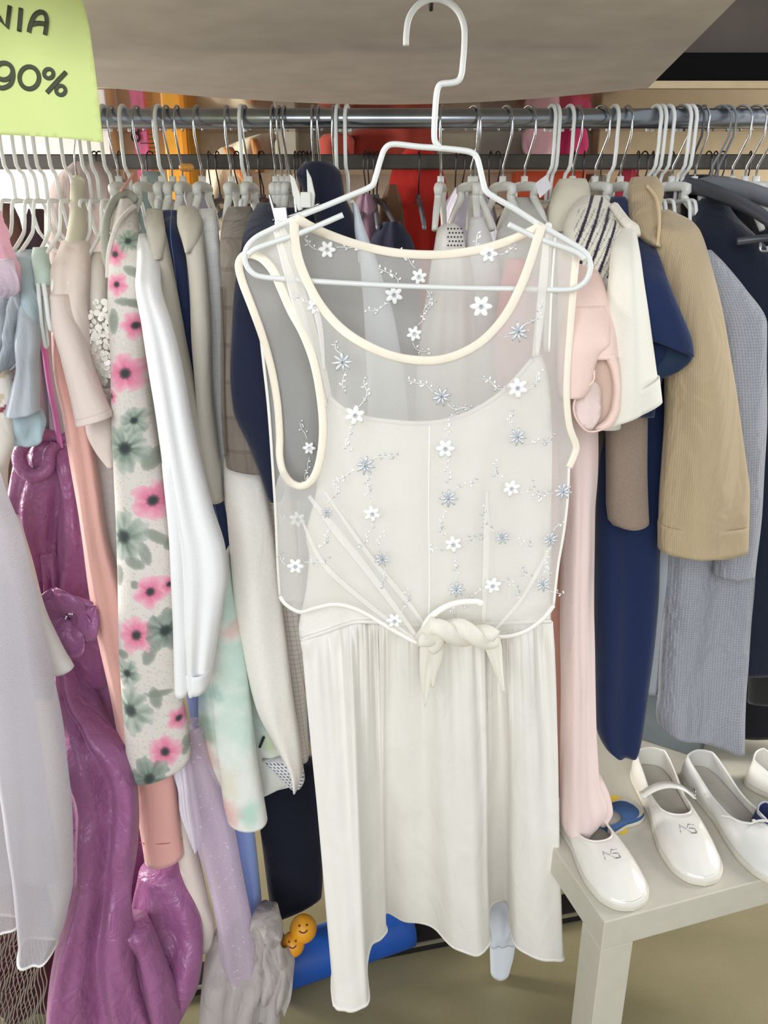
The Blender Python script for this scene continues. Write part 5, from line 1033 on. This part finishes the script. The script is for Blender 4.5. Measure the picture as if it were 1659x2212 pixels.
pat = solid('white_patent_leather', (240, 236, 226), .16, spec=.55, coat=.7, var=.02, vs=12)
lea = solid('white_soft_leather', (228, 226, 220), .4, spec=.4, var=.03, vs=20)
ins = fabric('grey_beige_insole', (190, 184, 172), .8)
lining = fabric('pale_grey_lining', (206, 206, 202), .7)
gemm = solid('rhinestone', (150, 150, 156), .15, 1.0)
def shoe(Ln, Wd, te=.60, hh=.052, vh=.036, mat=pat, strap=False, gems=False, bow=False, stripes=None):
    N = 72; H = N // 2; Q = []
    def ws(t): return pchip([0, .015, .06, .16, .3, .45, .62, .75, .87, .95, .985, 1], [0, .42, .66, .76, .76, .76, .92, 1, .91, .66, .38, 0], t) * Wd / 2
    for k in range(N):
        kk = k if k <= H else N - k; t = (1 - cos(pi*kk/H)) / 2; sd = -1 if k <= H else 1
        to = .05 + (te - .05)*t
        wo = .84*ws(to) * (max(0, 1 - ((to - .05)/(te - .05))**9))**.5 * min(1, (t/.05))**.5
        Q.append((t, sd*ws(t), to, sd*wo, pchip([.05, .22, .42, te], [hh, hh*.80, vh*.86, vh], to)))
    up = M(); ST = 12
    for i in range(ST + 1):
        s = i / ST
        for (t, w, to, wo, h) in Q:
            tf = sstep(.45, .8, t); e = lerp(1.0, .62, tf)
            x = lerp(t, to, s)*Ln; y = lerp(w, wo, s); out = 1 + .10*sin(pi*s)*(1 - tf)
            z = .008 + (h - .008)*(sin(s*pi/2)**e if tf > 0.01 else s)
            if tf > .01: z = .008 + (h - .008)*lerp(s, sin(min(1, s*1.0)*pi/2)**.75, tf)
            up.v.append(Vector((x, y*out, z))); up.uv.append((t*.2, s*.05))
    for i in range(ST):
        for k in range(N):
            k2 = (k+1) % N; up.f.append((i*N+k, i*N+k2, (i+1)*N+k2, (i+1)*N+k))
    sole = extr([Vector((lerp(.5, t, 1.012)*Ln, w*1.04, 0)) for (t, w, *_r) in Q], (0, 0, .009))
    insole = M(); insole.v = [Vector((t*Ln*.97 + .003, w*.93, .0125)) for (t, w, *_r) in Q]; insole.uv = [(0, 0)]*N; insole.f = [tuple(range(N))]
    tr = [Vector((to*Ln, wo, h)) for (t, w, to, wo, h) in Q]
    P_ = [('upper', up, mat, {'solid': .0012}), ('sole', sole, solid('cream_rubber_sole', (226, 220, 204), .5) if stripes is None else lining, {'bev': .002}), ('insole', insole, ins),
          ('topline_binding', tube(tr, .0016, 8, True), mat if stripes is None else stripes)]
    def near(x, y):
        return min(up.v, key=lambda v: (v.x - x)**2 + (v.y - y)**2 - v.z*1e-6)
    if strap:
        sp = M(); n = 20
        for i in range(n + 1):
            a = i/n; y = lerp(-Wd*.52, Wd*.50, a); z = .026 + .026*sin(pi*clamp(a, .03, .97))**.7
            for dx in (-.0075, .0075): sp.v.append(Vector((Ln*.40 + dx + .004*a, y, z))); sp.uv.append((a*.08, dx))
        for i in range(n): sp.f.append((2*i, 2*i+1, 2*i+3, 2*i+2))
        P_.append(('strap', sp, mat, {'solid': .0018, 'sub_parts': [('buckle', tube([Vector((Ln*.40 + .009*cos(a), Wd*.48 + .002*sin(a), .034 + .006*sin(a))) for a in [2*pi*k/12 for k in range(12)]], .0011, 6, True), K['chrome'])]}))
    if gems:
        gm = M()
        def line(a, b, n):
            for i in range(n):
                y = lerp(a[0], b[0], i/(n-1)); x = lerp(a[1], b[1], i/(n-1)); v = near(x, y); gm.add(sph(Vector((x, y, v.z + .0008)), .0008, 6, 4))
        xb = Ln*.74; xt = Ln*.68     # toward the toe / toward the instep
        yl, yr = -.012, .012
        # seen from the toe: left stem, diagonal, then a hooked right part
        line((yl + 0, xb), (yl + .003, xt), 7); line((yl + .003, xt), (.004, xb), 9); line((.004, xb), (yr, xb), 6); line((yr, xb), (yr - .001, (xb+xt)/2), 5); line((yr, (xb+xt)/2), (.004, (xb + xt)/2 - .001), 5); line((.001, (xt*2+xb)/3), (.004, xt), 3); line((.004, xt), (yr, xt), 5)
        P_.append(('rhinestone_monogram', gm, gemm))
    if bow:
        v = Vector((te*Ln, 0, vh + .003))
        P_.append(('bow', join([tube([v + Vector(q) for q in crv([(0, 0, 0), (.008, -.010, .004), (.004, -.026, .006), (-.006, -.036, .008), (-.014, -.046, .006)], 5)], .0011, 6),
                                tube([v + Vector(q) for q in crv([(0, 0, 0), (.006, .010, .006), (.010, .022, .004), (.004, .010, .002), (0, 0, 0)], 5)], .0011, 6), sph(v, .0032, 8, 6)]), lea))
    return P_
def put(name, label, heel, toe, prm, cat='shoe'):
    a = PZ(heel[0], heel[1], .4505); b = PZ(toe[0], toe[1], .4505); d = b - a
    return thing(name, label, cat, shoe(d.length, **prm), None, a, atan2(d.y, d.x), True)
put('mary_jane_shoe', 'white patent shoe with rhinestone mark at bench corner under the blush dress', (1206, 1722), (1368, 1968), dict(Wd=.083, te=.60, gems=True))
put('mary_jane_shoe', 'white patent strap shoe with rhinestone mark, second from bench corner', (1390, 1662), (1522, 1914), dict(Wd=.082, te=.60, strap=True, gems=True, hh=.054))
put('ballet_flat', 'white leather ballet flat with thin lace bow at the right edge of bench', (1490, 1666), (1700, 1914), dict(Wd=.078, te=.66, mat=lea, bow=True))
put('white_pump', 'white pump heel showing behind the striped sandal at right edge', (1612, 1680), (1830, 1780), dict(Wd=.072, te=.62, hh=.056))
def stripes_mat():
    return fabric('navy_striped_trim', (226, 226, 230), .8, pat=((1, 260, .5, (34, 40, 84), 1.0),))
put('striped_sandal', 'navy and white striped small shoe at right edge of bench', (1618, 1786), (1860, 1900), dict(Wd=.060, te=.64, hh=.046, mat=solid('navy_canvas', (40, 50, 96), .7), stripes=stripes_mat()), 'sandal')
put('blue_slipper', 'small blue slipper peeking between blush hem and white strap shoe', (1290, 1800), (1374, 1748), dict(Wd=.05, te=.5, hh=.022, vh=.018, mat=solid('denim_blue', (58, 92, 140), .8)), 'slipper')
gbx = PZ(1420, 1660, .45) + Vector((.04, .11, .05))
thing('grey_shoe_box', 'dark grey slanted box on bench behind white strap shoe', 'box', [('body', box(gbx, (.16, .10, .098), Matrix.Rotation(radians(-32), 3, 'Z')), solid('slate_card', (104, 112, 116), .7), {'bev': .002}), ('lid', box(gbx + Vector((0, 0, .054)), (.166, .106, .014), Matrix.Rotation(radians(-32), 3, 'Z')), solid('slate_card_lid', (116, 124, 128), .7), {'bev': .002})])
for (x, y, lb) in ((1340, 1792, 'yellow sticker on bench just below the blue slipper'), (1330, 1728, 'yellow sticker on bench just above the blue slipper'), (1492, 1694, 'yellow sticker on bench between the strap shoe and the ballet flat')):
    c = PZ(x, y, .4502)
    thing('price_sticker', lb, 'sticker', [('', extr([c + Vector((.011*cos(2*pi*k/20), .011*sin(2*pi*k/20), 0)) for k in range(20)], (0, 0, .0006)), solid('yellow_sticker', (240, 206, 84), .6), {})], 'yellow stickers on the bench')
